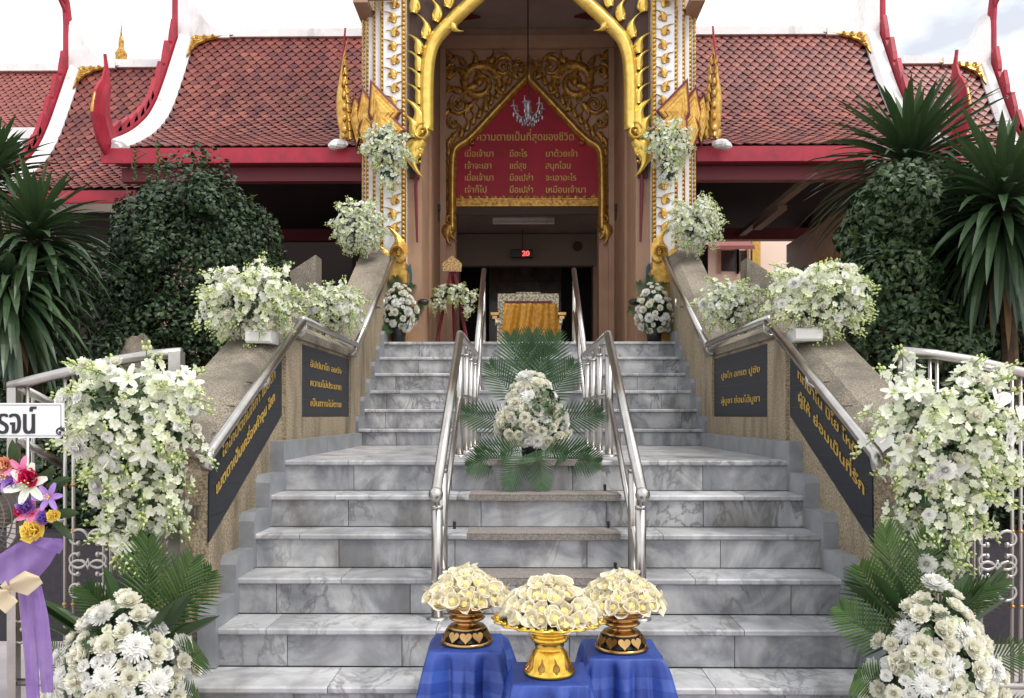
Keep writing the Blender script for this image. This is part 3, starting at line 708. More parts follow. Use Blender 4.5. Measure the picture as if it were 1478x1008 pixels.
for sx in (-1, 1):
    k = MB(); O = V((X0+sx*1.13, 11.3, 6.69)); k.prism([(O.x, 10.9), (O.x-sx*.5, 11.2), (O.x, 11.35)], 6.68, 6.705, 'z'); k.build('ceiling_corner', M['maroon'], porch)

# ------------------------------------------------------------------ inner portal with the verse board
YP = 11.6
portal = thing('verse_portal', 'inner doorway with a gold-framed crimson verse board over it', 'doorway', (X0, YP, 2.1))
w_ = MB()
for sx in (-1, 1):
    w_.box(min(X0+sx*1.0, X0+sx*1.38), max(X0+sx*1.0, X0+sx*1.38), YP, YP+.25, 2.09, 4.2)
    w_.box(min(X0+sx*1.13, X0+sx*1.21), max(X0+sx*1.13, X0+sx*1.21), YP-.06, YP-.001, 2.09, 6.42)
w_.box(X0-1.38, X0+1.38, YP, YP+.25, 4.203, 6.72)
w_.box(X0-1.21, X0+1.21, YP-.08, YP-.001, 6.423, 6.60)
w_.build('frame', M['darktan'], portal)
l_ = MB(); l_.box(X0-1.0, X0+1.0, YP-.03, YP-.001, 4.12, 4.235); l_.build('lintel', M['brown'], portal)
bp = [(656, 292), (656, 228), (662, 213), (680, 205), (762.5, 116), (845, 205), (863, 213), (869, 228), (869, 292)]
pts = [P(x-1.5, y, YP-.02) for x, y in bp]
b_ = MB(); b_.prism([(p.x, p.z) for p in pts][::-1], YP-.025, YP-.001, 'y'); bo = b_.build('verse_board', M['boardred'], portal)
g = MB()
for sx in (-1, 1):
    T = (lambda v: v) if sx < 0 else mir
    f = 1 if sx < 0 else -1
    path_ribbon(g, [T(p) for p in smooth_path([(653, 335), (653, 226), (659, 212), (677, 203), (716, 160), (763.3, 110)], YP-.03, 2)], .055, th=.08)
    curl_orn(g, T(P(650, 318, YP-.05)), .07, f, 0, 1.3, .022, .05); 
    for a, h in ((math.pi-.1, .30), (math.pi+.25, .24)): flame(g, T(P(651, 325, YP-.05)), h, a, .4, .075, f, th=.05)
    curl_orn(g, T(P(683, 206, YP-.07)), .045, f, 1, 1.1, .014, .05)
g.ball(P(763, 108, YP-.08), (.06, .05, .10), 12, 8)
flame(g, P(763, 112, YP-.07), .34, 0, .0, .07)
g.build('board_moulding', M['gold'], portal, smooth=True)
for sx in (-1, 1):
    T = (lambda v: v) if sx < 0 else mir; f = 1 if sx < 0 else -1; g = MB()
    for i in range(9):                                     # flames up the straight side
        kanok(g, T(P(647, 330-i*13, YP-.01)), .21, f, .25, .035)
    for i in range(11):
        t = i/10; kanok(g, T(P(lerp(664, 750, t), lerp(199, 105, t), YP-.01)), .22, f, .05, .035)
    # spandrel scrollwork
    for (px, py, r, a0, tn) in ((692, 120, .30, -.6, 1.6), (664, 152, .15, 2.2, 1.4), (727, 98, .15, .4, 1.4), (655, 178, .09, 2, 1.3), (652, 104, .10, 1, 1.3), (748, 92, .07, 0, 1.2)):
        curl_orn(g, T(P(px, py, YP-.01)), r, f, a0, tn, r*.25, .05)
    rr = random.Random(4)
    for (px, py, a) in ((668, 96, .6), (685, 92, .2), (705, 92, -.3), (712, 112, -1.2), (716, 128, -2), (700, 146, -2.6), (682, 150, 2.8), (668, 134, 1.6), (672, 112, 1.0), (648, 132, .8), (648, 160, 2.8), (660, 192, 2.9), (652, 200, 3.0), (740, 104, -2.2), (733, 90, .8), (650, 90, .8), (692, 118, .5), (690, 124, 2.2), (646, 115, .1)):
        kanok(g, T(P(px, py, YP-.015)), rr.uniform(.20, .30), f, a, .045)
    g.build('scroll_relief', M['oldgold'], portal, smooth=True)
g = MB()                                                    # gold foot band of the board
a, b = P(659, 0, YP).x, P(863, 0, YP).x
g.box(a, b, YP-.045, YP-.0255, 4.235, 4.255); g.box(a, b, YP-.045, YP-.0255, 4.325, 4.345); g.box(a, b, YP-.032, YP-.0255, 4.256, 4.324)
n = 28
for i in range(n):
    x = lerp(a, b, (i+.5)/n); d = (b-a)/n/2
    g.prism([(x-d*.8, 4.29), (x, 4.262), (x+d*.8, 4.29), (x, 4.318)], YP-.044, YP-.033, 'y')
for i in range(17):
    x = lerp(a, b, (i+.5)/17); flame(g, V((x, YP-.03, 4.346)), .075, 0, 0, .034, th=.02)
g.build('board_band', M['oldgold'], bo)
def ctext(mb, s_, px, py, width_px, size, Y=YP-.027, align='c'):
    text_mb(mb, s_, P(px, py, Y), UX, UZ, NY_, size, width_px*Y/F, .02, align)
t = MB(); ctext(t, 'ความตายเป็นที่สุดของชีวิต', 758, 203, 142, .15); t.build('inscription', M['goldtext'], bo)
rows = [('เมื่อเจ้ามา', 'มีอะไร', 'มาด้วยเจ้า'), ('เจ้าจะเอา', 'แต่สุข', 'สนุกไฉน'), ('เมื่อเจ้ามา', 'มือเปล่า', 'จะเอาอะไร'), ('เจ้าก็ไป', 'มือเปล่า', 'เหมือนเจ้ามา')]
wid = [(43, 26, 47), (40, 25, 37), (43, 35, 45), (33, 35, 59)]
for i, (r_, wd) in enumerate(zip(rows, wid)):
    for s_, px, ww in zip(r_, (670, 735, 787), wd):
        t = MB(); ctext(t, s_, px, 226.5+i*17.3, ww, .125, align='l'); t.build('inscription', M['goldtext'], bo)

# ------------------------------------------------------------------ hall behind the doorway
hall = thing('inner_hall', 'dim hall seen through the doorway with a brown marble panel at its end', 'hall', (X0, 13.5, 2.1))
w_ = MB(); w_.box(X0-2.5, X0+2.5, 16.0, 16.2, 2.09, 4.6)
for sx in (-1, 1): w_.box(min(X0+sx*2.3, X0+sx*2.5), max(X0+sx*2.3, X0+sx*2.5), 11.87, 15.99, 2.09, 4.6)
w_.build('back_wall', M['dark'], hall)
w_ = MB(); w_.box(X0-2.29, X0+2.29, 13.62, 13.8, 3.78, 4.30); w_.build('beam', M['innerwall'], hall)
for sx in (-1, 1):
    w_ = MB(); w_.box(min(X0+sx*1.10, X0+sx*1.42), max(X0+sx*1.10, X0+sx*1.42), 13.64, 13.95, 2.09, 3.775); w_.build('column', M['tan'], hall)
w_ = MB(); w_.box(X0-2.29, X0+2.29, 11.87, 15.98, 4.32, 4.42)
for i in range(4):
    x = X0-1.5+i; w_.box(x-.008, x+.008, 11.87, 13.6, 4.312, 4.3195)
w_.build('ceiling', M['ceil'], hall)
w_ = MB(); a, b = P(706, 0, 15.9).x, P(810, 0, 15.9).x
for i in range(6): w_.box(a, b, 15.90, 15.99, 2.09+i*.36, 2.09+i*.36+.357)
w_.build('marble_panel', M['stonepanel'], hall)
w_ = MB(); w_.box(X0-1.5, X0+1.5, 15.86, 15.89, 4.18-.02, 4.25); w_.build('shelf_edge', M['innerwall'], hall)
tl = MB(); p, q = P(711, 323, 12.6), P(800, 323, 12.6); tl.tube([(p.x, 12.6, 4.24), (q.x, 12.6, 4.24)], .018, 8); tl.box(p.x, q.x, 12.57, 12.63, 4.26, 4.318)
setp(tl.build('tube_light', M['white']), 'unlit fluorescent tube on the hall ceiling behind the doorway', 'ceiling lamp')
ck = thing('digital_clock', 'black digital clock with red digits hanging in the doorway', 'clock', P(753, 366, 13.4))
m_ = MB(); p0, p1 = P(737, 372, 13.4), P(769, 360, 13.4); m_.bbox(p0.x, p1.x, 13.40, 13.46, p0.z, p1.z, b=.01); m_.tube([P(754, 360, 13.43), P(754, 330, 13.43)], .006, 6); m_.build('case', M['black'], ck)
t = MB(); text_mb(t, '20', P(758.5, 369.5, 13.395), UX, UZ, NY_, .115, .12, .06); t.build('digits', M['led'], ck)
fn = MB(); p = P(834, 355, 13.55); fn.tube([(p.x, 13.61, p.z), (p.x, 13.54, p.z)], .075, 16); fn.tube([(p.x, 13.54, p.z), (p.x, 13.52, p.z)], .05, 16)
setp(fn.build('wall_speaker', M['brown']), 'round brown wall speaker right of the hanging clock', 'speaker')

# ------------------------------------------------------------------ chandelier
cy = 10.5; cp = P(762, 160, cy)
ch = thing('chandelier', 'small smoky crystal chandelier hanging before the crimson board', 'chandelier', cp)
m_ = MB(); m_.tube([(cp.x, cy, 6.72), (cp.x, cy, cp.z+.13)], .008, 6); m_.build('rod', M['black'], ch)
m_ = MB(); m_.lathe([(0, -.14), (.03, -.12), (.05, -.07), (.025, -.03), (.05, .02), (.03, .07), (.045, .11), (0, .14)], cp, 12); m_.build('stem', M['crystal'], ch, smooth=True)
for i in range(6):
    a = i*math.pi/3+.3; d = V((math.cos(a), math.sin(a), 0)); m_ = MB()
    m_.tube([cp+V((0, 0, -.06)), cp+d*.08+V((0, 0, -.10)), cp+d*.16+V((0, 0, -.05)), cp+d*.19+V((0, 0, .03))], .010, 6)
    m_.lathe([(0, 0), (.035, .01), (.04, .02)], cp+d*.19+V((0, 0, .02)), 10); m_.tube([cp+d*.19+V((0, 0, .03)), cp+d*.19+V((0, 0, .12))], [.011, .007], 6)
    for k in range(3):
        q = cp+d*(.19-.05*k)+V((0, 0, -.02-.03*k)); m_.ball(q+V((0, 0, -.05)), (.014, .014, .030), 6, 4)
    m_.build('arm', M['crystal'], ch)
m_ = MB()
for i in range(26):
    a = i*.72; r = .03+.10*((i*37) % 11)/11; m_.ball(cp+V((r*math.cos(a), r*math.sin(a), -.12-.05*((i*5) % 7)/7)), (.012, .012, .026), 6, 4)
m_.build('drops', M['crystal'], ch)

# ------------------------------------------------------------------ draped chair and easel at the head of the stairs
yc = 10.9
c = thing('ornate_chair', 'white inlaid throne chair draped with gold brocade at the top of the stairs', 'chair', (P(762, 0, yc).x, yc, 2.09))
q = lambda px, py, Y=yc: P(px, py, Y)
m_ = MB(); a, b = q(719, 424), q(806, 500)
for px in (723.5, 801.5):
    u = q(px, 424); m_.box(u.x-.045, u.x+.045, yc, yc+.07, 2.09, u.z)
m_.box(a.x, b.x, yc+.001, yc+.069, a.z-.10, a.z-.001)
m_.box(q(745, 0).x, q(780, 0).x, yc-.004, yc+.06, a.z, a.z+.018)
m_.build('back_frame', M['mosaic'], c)
m_ = MB(); m_.box(a.x+.092, b.x-.092, yc+.02, yc+.05, 2.4, a.z-.101); m_.build('back_panel', M['seatred'], c)
m_ = MB(); m_.bbox(a.x-.02, b.x+.02, yc-.62, yc-.001, 2.45, 2.53, b=.02); m_.build('seat', M['mosaic'], c)
for px in (716, 808):
    u = q(px, 460); m_ = MB(); m_.bbox(u.x-.05, u.x+.05, yc-.58, yc-.001, u.z-.03, u.z+.02, b=.01); m_.box(u.x-.03, u.x+.03, yc-.55, yc-.5, 2.53, u.z-.03); m_.build('armrest', M['brass'], c)
for px in (726, 800):
    for yy in (yc-.58, yc-.10):
        u = q(px, 470); m_ = MB(); m_.box(u.x-.06, u.x+.06, yy, yy+.09, 2.09, 2.449); m_.build('leg', M['mosaic'], c)
dp = MB(); nx, nz = 26, 14; x0, x1 = q(728, 0, yc-.65).x, q(803, 0, yc-.65).x; zt, zb = q(0, 436, yc-.65).z, q(0, 482, yc-.65).z
vs = []
for j in range(nz+1):
    for i in range(nx+1):
        u, v = i/nx, j/nz; x = lerp(x0, x1, u)+(.05*v*(u-.5))+(.035 if u > .8 else 0)*v
        dep = .035*math.sin(u*17+1.5*v)*(.3+v)+.02*math.sin(u*41+v*3)
        z = lerp(zt, zb, v)+.03*math.sin(u*3.1)*0-.05*u*v-.02*math.sin(u*9)*v
        if j == 0: vs.append((x, yc-.35, z-.01))
        else: vs.append((x, yc-.66-dep-.03*v, z))
dp.add(vs, [(j*(nx+1)+i, j*(nx+1)+i+1, (j+1)*(nx+1)+i+1, (j+1)*(nx+1)+i) for j in range(nz) for i in range(nx)])
setp(dp.build('draped_cloth', M['goldcloth'], smooth=True), 'gold brocade cloth draped over the front of the throne chair', 'cloth')

ye = 10.2
e = thing('flower_easel', 'red tripod easel with a gilded crest, left of the doorway', 'easel', (P(655, 0, ye).x, ye, 2.09))
ap = P(653, 392, ye)
for px in (629, 654, 678):
    m_ = MB(); f = P(px, 500, ye); m_.tube([V((lerp(ap.x, f.x, .1), ye-.01, ap.z)), V((f.x, ye-.12 if px != 654 else ye+.3, 2.09))], .022, 6); m_.build('leg', M['maroon'], e)
m_ = MB(); m_.tube([P(640, 430, ye-.04), P(667, 430, ye-.04)], .016, 6); m_.build('crossbar', M['maroon'], e)
m_ = MB(); k0 = P(640, 393, ye); k1 = P(666, 373, ye); xm = (k0.x+k1.x)/2; ww = (k1.x-k0.x)/2
m_.prism([(xm-ww, k0.z), (xm+ww, k0.z), (xm+ww*1.08, lerp(k0.z, k1.z, .55)), (xm+ww*.7, lerp(k0.z, k1.z, .8)), (xm, k1.z+.02), (xm-ww*.7, lerp(k0.z, k1.z, .8)), (xm-ww*1.08, lerp(k0.z, k1.z, .55))], ye-.05, ye-.02, 'y')
m_.build('crest', M['lattice'], e)

# ================================================================== side wings with tiled roofs
PROF = [(0, 0), (.355, .188), (.635, .44), (1, 1)]        # eave to ridge, steeper towards the ridge
def prof(ye_, ze, yr, zr, n=24):
    pts = [(lerp(ye_, yr, a), lerp(ze, zr, b)) for a, b in PROF]
    # Catmull through the four points
    P_ = [(2*pts[0][0]-pts[1][0], 2*pts[0][1]-pts[1][1]+.10)]+pts+[(2*pts[-1][0]-pts[-2][0], 2*pts[-1][1]-pts[-2][1])]
    o = []
    for k in range(3):
        p0, p1, p2, p3 = P_[k:k+4]
        for i in range(n//3):
            t = i/(n//3)
            o.append(tuple(.5*(2*p1[j]+(p2[j]-p0[j])*t+(2*p0[j]-5*p1[j]+4*p2[j]-p3[j])*t*t+(3*p1[j]-p0[j]-3*p2[j]+p3[j])*t**3) for j in (0, 1)))
    o.append(pts[-1]); return o
def roof(parent, xa, xb, pf, matname='tile', tw=.128, ex=.082, thick=.10):
    # pointed scale tiles laid in staggered courses on a curved slope
    L_ = [0]
    for a, b in zip(pf, pf[1:]): L_.append(L_[-1]+math.hypot(b[0]-a[0], b[1]-a[1]))
    def at(s_):
        s_ = max(0, min(L_[-1]-1e-6, s_))
        k = max(i for i in range(len(L_)) if L_[i] <= s_); k = min(k, len(pf)-2); t = (s_-L_[k])/(L_[k+1]-L_[k])
        a, b = pf[k], pf[k+1]; d = V((0, b[0]-a[0], b[1]-a[1])).normalized(); n = V((0, -d.z, d.y))
        if n.z < 0: n = -n
        return V((0, lerp(a[0], b[0], t), lerp(a[1], b[1], t))), d, n
    bed = MB(); n = len(pf)
    poly = [(p[0], p[1]-.012) for p in pf]+[(p[0], p[1]-thick) for p in pf[::-1]]
    for a, b in zip(range(n-1), range(1, n)):
        bed.prism([(pf[a][0], pf[a][1]-.012), (pf[b][0], pf[b][1]-.012), (pf[b][0], pf[b][1]-thick), (pf[a][0], pf[a][1]-thick)], xa, xb, 'x')
    bed.build('roof_deck', M['tilebed'], parent)
    mb = MB(); s_ = .02; r = 0; rr = random.Random(11)
    while s_ < L_[-1]-.03:
        x = xa+(tw/2 if r % 2 else 0)+tw*.5
        while x < xb-tw*.3:
            p, d, nn = at(s_); h = ex*1.92; j = rr.uniform(-.003, .003)
            top, d2, n2 = at(s_+h)
            w2 = tw*.455
            def q(dx, t, up): return V((x+dx, 0, 0))+p.lerp(top, t)+nn*up
            tt = min(1, max(0, rr.gauss(.45, .25)))
            up = .020+j
            vs = [q(0, 0, up), q(w2, .44, up*.95), q(w2*.92, .9, .003), q(-w2*.92, .9, .003), q(-w2, .44, up*.95), q(0, 0, up-.014), q(w2, .44, up*.95-.012), q(-w2, .44, up*.95-.012), q(0, .5, up*.9+.004)]
            mb.add(vs, [(0, 1, 8), (1, 2, 8), (2, 3, 8), (3, 4, 8), (4, 0, 8), (0, 5, 6, 1), (0, 4, 7, 5)], tint=tt)
            x += tw
        s_ += ex; r += 1
    return mb.build('roof_tiles', M[matname], parent)
def gable(parent, xg, sgn, pf, apex_up=.72, fins=10, horn=1.9, white_w=.19):
    # the gable edge: white band, concave white gusset at the ridge, red finned strip, horn and upturned eave finial; sgn = outward
    n = len(pf)
    def nrm(i):
        a, b = pf[max(0, i-1)], pf[min(n-1, i+1)]; d = (b[0]-a[0], b[1]-a[1]); l = math.hypot(*d); return (-d[1]/l, d[0]/l)
    mb = MB(); vs = []
    for i, (y, z) in enumerate(pf):
        ny, nz_ = nrm(i)
        for dx, up in ((-.02, .02), (.03, .07), (white_w-.02, .09), (white_w, .06), (white_w, -.12), (-.02, -.10)): vs.append((xg+sgn*dx, y+ny*up, z+nz_*up))
    fs = [(i*6+j, i*6+(j+1) % 6, (i+1)*6+(j+1) % 6, (i+1)*6+j) for i in range(n-1) for j in range(6)]+[tuple(range(6)), tuple(range((n-1)*6+5, (n-1)*6-1, -1))]
    if sgn < 0: fs = [f[::-1] for f in fs]
    mb.add(vs, fs)
    # lower roll
    mb.tube([(xg+sgn*(white_w*.5), pf[0][0]-.06, pf[0][1]-.02), (xg+sgn*(white_w*.5), pf[0][0]+.05, pf[0][1]+.03)], .055, 8)
    yr, zr = pf[-1]
    g = []                                                  # gusset outline in the ridge plane (x, z)
    m = 12
    for i in range(m+1):
        t = i/m; g.append((xg-sgn*(.52*(1-t)-.06*t), zr+.05+apex_up*(t**2.9)))
    poly = g+[(xg+sgn*white_w, zr+apex_up-.02), (xg+sgn*white_w, zr-.05), (xg-sgn*.52, zr-.05)]
    if sgn < 0: poly = poly[::-1]
    mb.prism(poly, yr-.10, yr+.10, 'y')
    mb.build('gable_band', M['white'], parent)
    rb = MB(); xr0, xr1 = xg+sgn*(white_w+.002), xg+sgn*(white_w+.065)
    lo_, hi_ = [], []
    ext = pf+[(yr+.06, zr+.35), (yr+.05, zr+apex_up)]
    for i, (y, z) in enumerate(ext):
        ny, nz_ = nrm(min(i, n-1)); lo_.append((y-ny*.10, z-nz_*.10)); hi_.append((y+ny*.13, z+nz_*.13))
    for i in range(len(ext)-1): rb.prism([lo_[i], lo_[i+1], hi_[i+1], hi_[i]], min(xr0, xr1), max(xr0, xr1), 'x')
    xm = (xr0+xr1)/2
    for k in range(fins):                                    # leaf-shaped fins pointing up the slope
        s_ = (k+.3)/fins*(n-1); i = int(s_); t = s_-i; a, b = pf[i], pf[min(i+1, n-1)]
        y, z = lerp(a[0], b[0], t), lerp(a[1], b[1], t); ny, nz_ = nrm(i); ty, tz = nz_, -ny
        if tz < 0: ty, tz = -ty, -tz
        L3 = .34; f = lambda u, v: (y+ty*u*L3+ny*v*L3, z+tz*u*L3+nz_*v*L3)
        pl = [f(-.05, .30), f(.98, .30), f(1.08, .72), f(.80, .66), f(.4, .58), f(.05, .46)]
        if sgn < 0: pass
        rb.prism(pl, xm-.028, xm+.028, 'x')
    rb.build('finned_strip', M['red'], parent)
    hz = zr+apex_up
    hb = MB(); pts = [(yr-.02, zr+.0), (yr-.05, hz-.05), (yr-.10, hz+.25), (yr-.22, hz+.55), (yr-.20, hz+.9), (yr-.05, hz+1.3), (yr+.0, hz+horn)]
    vs = [V((xm, *p)) for p in pts]; hb.tube(poly_len(vs, .1), [max(.012, .085*(1-i/(len(poly_len(vs, .1))))**.8) for i in range(len(poly_len(vs, .1)))], 8)
    for i in range(4): 
        z = hz+.1+i*.13; hb.prism([(yr-.12-.04*i, z), (yr-.30-.03*i, z+.14), (yr-.10-.04*i, z+.10)], xm-.02, xm+.02, 'x')
    hb.build('ridge_horn', M['red'], parent)
def corner_plate(mb, x, dirx, pf):
    # gilded triangular plate with a scalloped concave edge in the top corner of the slope
    top, low = V((0, *pf[-1])), V((0, *pf[-4])); d = (low-top).normalized(); n = V((0, d.z, -d.y)); n = n if n.z > 0 else -n
    top = top+n*.045+d*.05; q = lambda u, v, h=0: V((x+dirx*u, 0, 0))+top+d*v+n*h
    e = []
    for i in range(13):
        t = i/12; u = .56*(1-t)**1.9; v = .44*t**1.9; k = .018*abs(math.sin(t*math.pi*5)); e.append((u+k, v+k))
    pts = [(0, 0)]+e; k = len(pts); vs = [q(u, v, .0) for u, v in pts]+[q(u, v, .03) for u, v in pts]
    mb.add(vs, [tuple(range(k, 2*k)), tuple(range(k-1, -1, -1))]+[(i, (i+1) % k, (i+1) % k+k, i+k) for i in range(k)])
    for (u, v, r) in ((.07, .07, .06), (.18, .05, .042), (.06, .18, .042), (.29, .035, .03), (.04, .28, .03)): curl_orn(mb, q(u, v, .032), r, 1 if dirx > 0 else -1, .3, 1.2, r*.28, .02, V((dirx, 0, 0)), d, n)
def eave_finial(parent, x, y, z, h, m='red', gold=True):
    # upturned flame at the eave corner, in the plane x = const
    U_, N_ = V((0, -1, 0)), V((1, 0, 0))
    b = MB(); cl = [(-.10, 0), (.04, .10*h), (.15, .28*h), (.12, .48*h), (.03, .66*h), (.01, .84*h), (.05, h)]
    cl = [(p.x, p.y) for p in poly_len([(a, c_, 0) for a, c_ in cl], .06)]
    ws = [max(.012, .24*(1-i/(len(cl)-1))**.9*(.75+.5*math.sin(3*i/(len(cl)-1)))) for i in range(len(cl))]
    for sgn in (1, -1): b.ribbon(cl, ws, V((x, y, z)), U_, UZ, N_*sgn, .05)
    o = b.build('eave_finial', M[m], parent)
    if gold:
        g = MB(); e = [(cl[i][0]+ws[i]*.95, cl[i][1]) for i in range(0, int(len(cl)*.62), 1)]
        g.tube([V((x, y, z))+U_*p[0]+UZ*p[1] for p in e], .020, 6); g.build('gold_edge', M['gold'], o, smooth=True)
for sx in (-1, 1):
    S = lambda x: X0+sx*x
    sd_ = side[sx]
    rng = lambda a, b: (min(S(a), S(b)), max(S(a), S(b)))
    wing = thing('temple_wing', 'open %s wing of the temple under a steep red tiled roof next to the porch' % sd_, 'temple wing', (S(3.3), 9.5, 2.1), 'temple wings')
    pf = prof(9.5, 4.40, 11.5, 6.58)
    xg = 4.62
    roof(wing, *rng(1.45, xg), pf)
    back = [(11.5+(11.5-y)*1.0, z) for y, z in pf][::-1]
    bk = MB()
    for a, b in zip(back, back[1:]): bk.prism([a, b, (b[0], b[1]-.09), (a[0], a[1]-.09)], *rng(1.45, xg), 'x')
    bk.build('back_slope', M['roofdeck'], wing)
    rd = MB(); rd.box(*rng(1.4, xg), 11.42, 11.58, 6.55, 6.66); rd.tube([(S(1.4), 11.5, 6.67), (S(xg), 11.5, 6.67)], .05, 8); rd.build('ridge_cap', M['white'], wing)
    gable(wing, S(xg), sx, pf)
    go_ = MB()                                            # gold corner plate under the ridge
    corner_plate(go_, S(xg-.01), -sx, pf)
    go_.build('gold_corner', M['gold'], wing)
    fa = MB(); fa.box(*rng(1.9, xg+.25), 9.42, 9.46, 4.20, 4.37); fa.build('fascia', M['red'], wing)
    fa = MB(); fa.box(*rng(1.9, xg+.1), 9.60, 9.72, 4.04, 4.20); fa.box(*rng(1.9, xg+.1), 9.465, 9.6, 4.205, 4.23); fa.build('purlin', M['maroon'], wing)
    for i in range(9):
        x = S(2.1+i*.31); r_ = MB()
        a, b = (9.62, 4.26), (11.4, 6.20); r_.prism([(a[0], a[1]), (10.4, 4.72), b, (b[0], b[1]-.09), (10.4, 4.62), (a[0], a[1]-.09)], x-.03, x+.03, 'x'); r_.build('rafter', M['roofdeck'], wing)
    bm = MB(); bm.box(*rng(1.9, xg), 13.05, 13.2, 4.08, 4.26); bm.build('back_beam', M['maroon'], wing)
    bm = MB(); bm.box(*rng(4.05, 4.32), 9.62, 13.0, 3.50, 3.98); bm.build('side_beam', M['tan'], wing)
    for (a, yy) in ((4.18, 9.75), (4.18, 12.6), (2.05, 12.6)):
        po = MB(); po.box(*rng(a-.13, a+.13), yy, yy+.26, 2.09, 3.499 if a > 4 else 4.07); po.build('post', M['tan'], wing)
    pl = MB(); pl.box(*rng(2.02, 7.2), 9.38, 14.2, 0, 2.06); pl.build('plinth', M['darktan'], wing)
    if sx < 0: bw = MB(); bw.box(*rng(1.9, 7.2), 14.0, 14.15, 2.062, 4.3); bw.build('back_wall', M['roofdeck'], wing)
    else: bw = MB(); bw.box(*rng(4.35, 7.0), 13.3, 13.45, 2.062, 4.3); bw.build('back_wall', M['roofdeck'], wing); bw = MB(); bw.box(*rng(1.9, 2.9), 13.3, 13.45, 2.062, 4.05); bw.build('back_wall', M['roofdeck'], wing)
    eave_finial(wing, S(xg+.2), 9.46, 4.42, 1.02, 'red')
    gf = MB()                                             # gilded finial of stacked flames against the column
    for i in range(9):
        z = 4.42+i*.10; h_ = .22-.011*i; w_ = .042-.003*i
        for f_ in (-1, 1): flame(gf, V((S(2.05)+f_*(.045-.004*i), 9.34-.01*i, z)), h_, .30-.02*i, .5, w_, f_*sx, th=.05)
    flame(gf, V((S(2.05), 9.26, 4.42)), 1.12, .0, .10, .05, sx, th=.06)
    for i in range(5): gf.ball((S(2.05), 9.22, 4.5+i*.13), (.035-.004*i, .03, .045), 8, 5)
    gf.build('gilded_finial', M['gold'], wing, smooth=True)
    ro = MB(); ro.tube([V((S(2.11), 9.36, 4.75)), V((S(2.10), 9.32, 5.1)), V((S(2.06), 9.32, 5.68))], [.03, .028, .010], 6); ro.build('finial_edge', M['red'], wing)
    cm = MB(); cm.ball(P(489 if sx < 0 else 1041, 208, 9.32), (.11, .07, .055), 8, 5); cm.ball(P(482 if sx < 0 else 1048, 211, 9.30), (.07, .07, .04), 7, 5); cm.build('cement_lump', M['white'], wing)
    # outer, lower tier
    ow = thing('outer_wing', 'lower outer roof tier beyond the %s temple wing' % sd_, 'temple wing', (S(5.6), 10.2, 2.1), 'outer roof tiers')
    pf2 = prof(10.2, 4.11, 12.0, 6.38); xg2 = 6.45
    roof(ow, *rng(4.5, xg2), pf2)
    bk = MB(); b2 = [(24.0-y, z) for y, z in pf2][::-1]
    for a, b in zip(b2, b2[1:]): bk.prism([a, b, (b[0], b[1]-.09), (a[0], a[1]-.09)], *rng(4.5, xg2), 'x')
    bk.build('back_slope', M['roofdeck'], ow)
    rd = MB(); rd.box(*rng(4.65, xg2), 11.92, 12.08, 6.35, 6.46); rd.build('ridge_cap', M['white'], ow)
    gable(ow, S(xg2), sx, pf2, .62, 10, 1.5, .15)
    go_ = MB()
    corner_plate(go_, S(xg2-.01), -sx, pf2)
    go_.build('gold_corner', M['gold'], ow)
    fa = MB(); fa.box(*rng(4.75, xg2+.25), 10.12, 10.16, 3.93, 4.08); fa.build('fascia', M['red'], ow)
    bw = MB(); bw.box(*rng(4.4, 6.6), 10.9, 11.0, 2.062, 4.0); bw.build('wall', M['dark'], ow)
    eave_finial(ow, S(xg2+.18), 10.16, 4.12, 1.0, 'red')
# long pale batten lamp under the right wing
bl = MB(); a, b = P(1064, 334, 13.0), P(1166, 254, 9.95); a.z = b.z = 4.19; d = (b-a)
bl.box(3.40, 3.50, 9.8, 13.04, 4.13, 4.20); bl.box(3.42, 3.54, 11.1, 12.3, 4.06, 4.128)
setp(bl.build('batten_lamp', M['innerwall']), 'long pale batten lamp under the eaves of the right wing', 'ceiling lamp')
# far building on the left edge and a gilded spire behind the roofs
fb = thing('far_pavilion', 'farther red tiled roof at the left edge behind the palms', 'temple roof', (-8.6, 12.4, 0))
roof(fb, -15.5, -6.9, prof(12.3, 5.55, 14, 7.15), 'farroof')
m_ = MB(); m_.box(-15.5, -6.9, 13.9, 14.1, 7.13, 7.25); m_.box(-15.5, -6.9, 12.2, 12.28, 5.42, 5.58); m_.build('ridge_cap', M['white'], fb)
m_ = MB(); m_.box(-15.4, -7.0, 12.9, 16, 0, 5.5); m_.build('wall', M['innerwall'], fb)
sp = MB(); p = P(175, 96, 16); sp.lathe([(.42, -2.0), (.40, -.5), (.22, -.4), (.26, -.25), (.14, -.15), (.17, 0), (.10, .1), (.11, .25), (.05, .35), (.05, .5), (.02, .6), (0, .95)], p, 12)
setp(sp.build('gilded_spire', M['oldgold']), 'thin gilded spire tip rising behind the left roof ridge', 'spire')
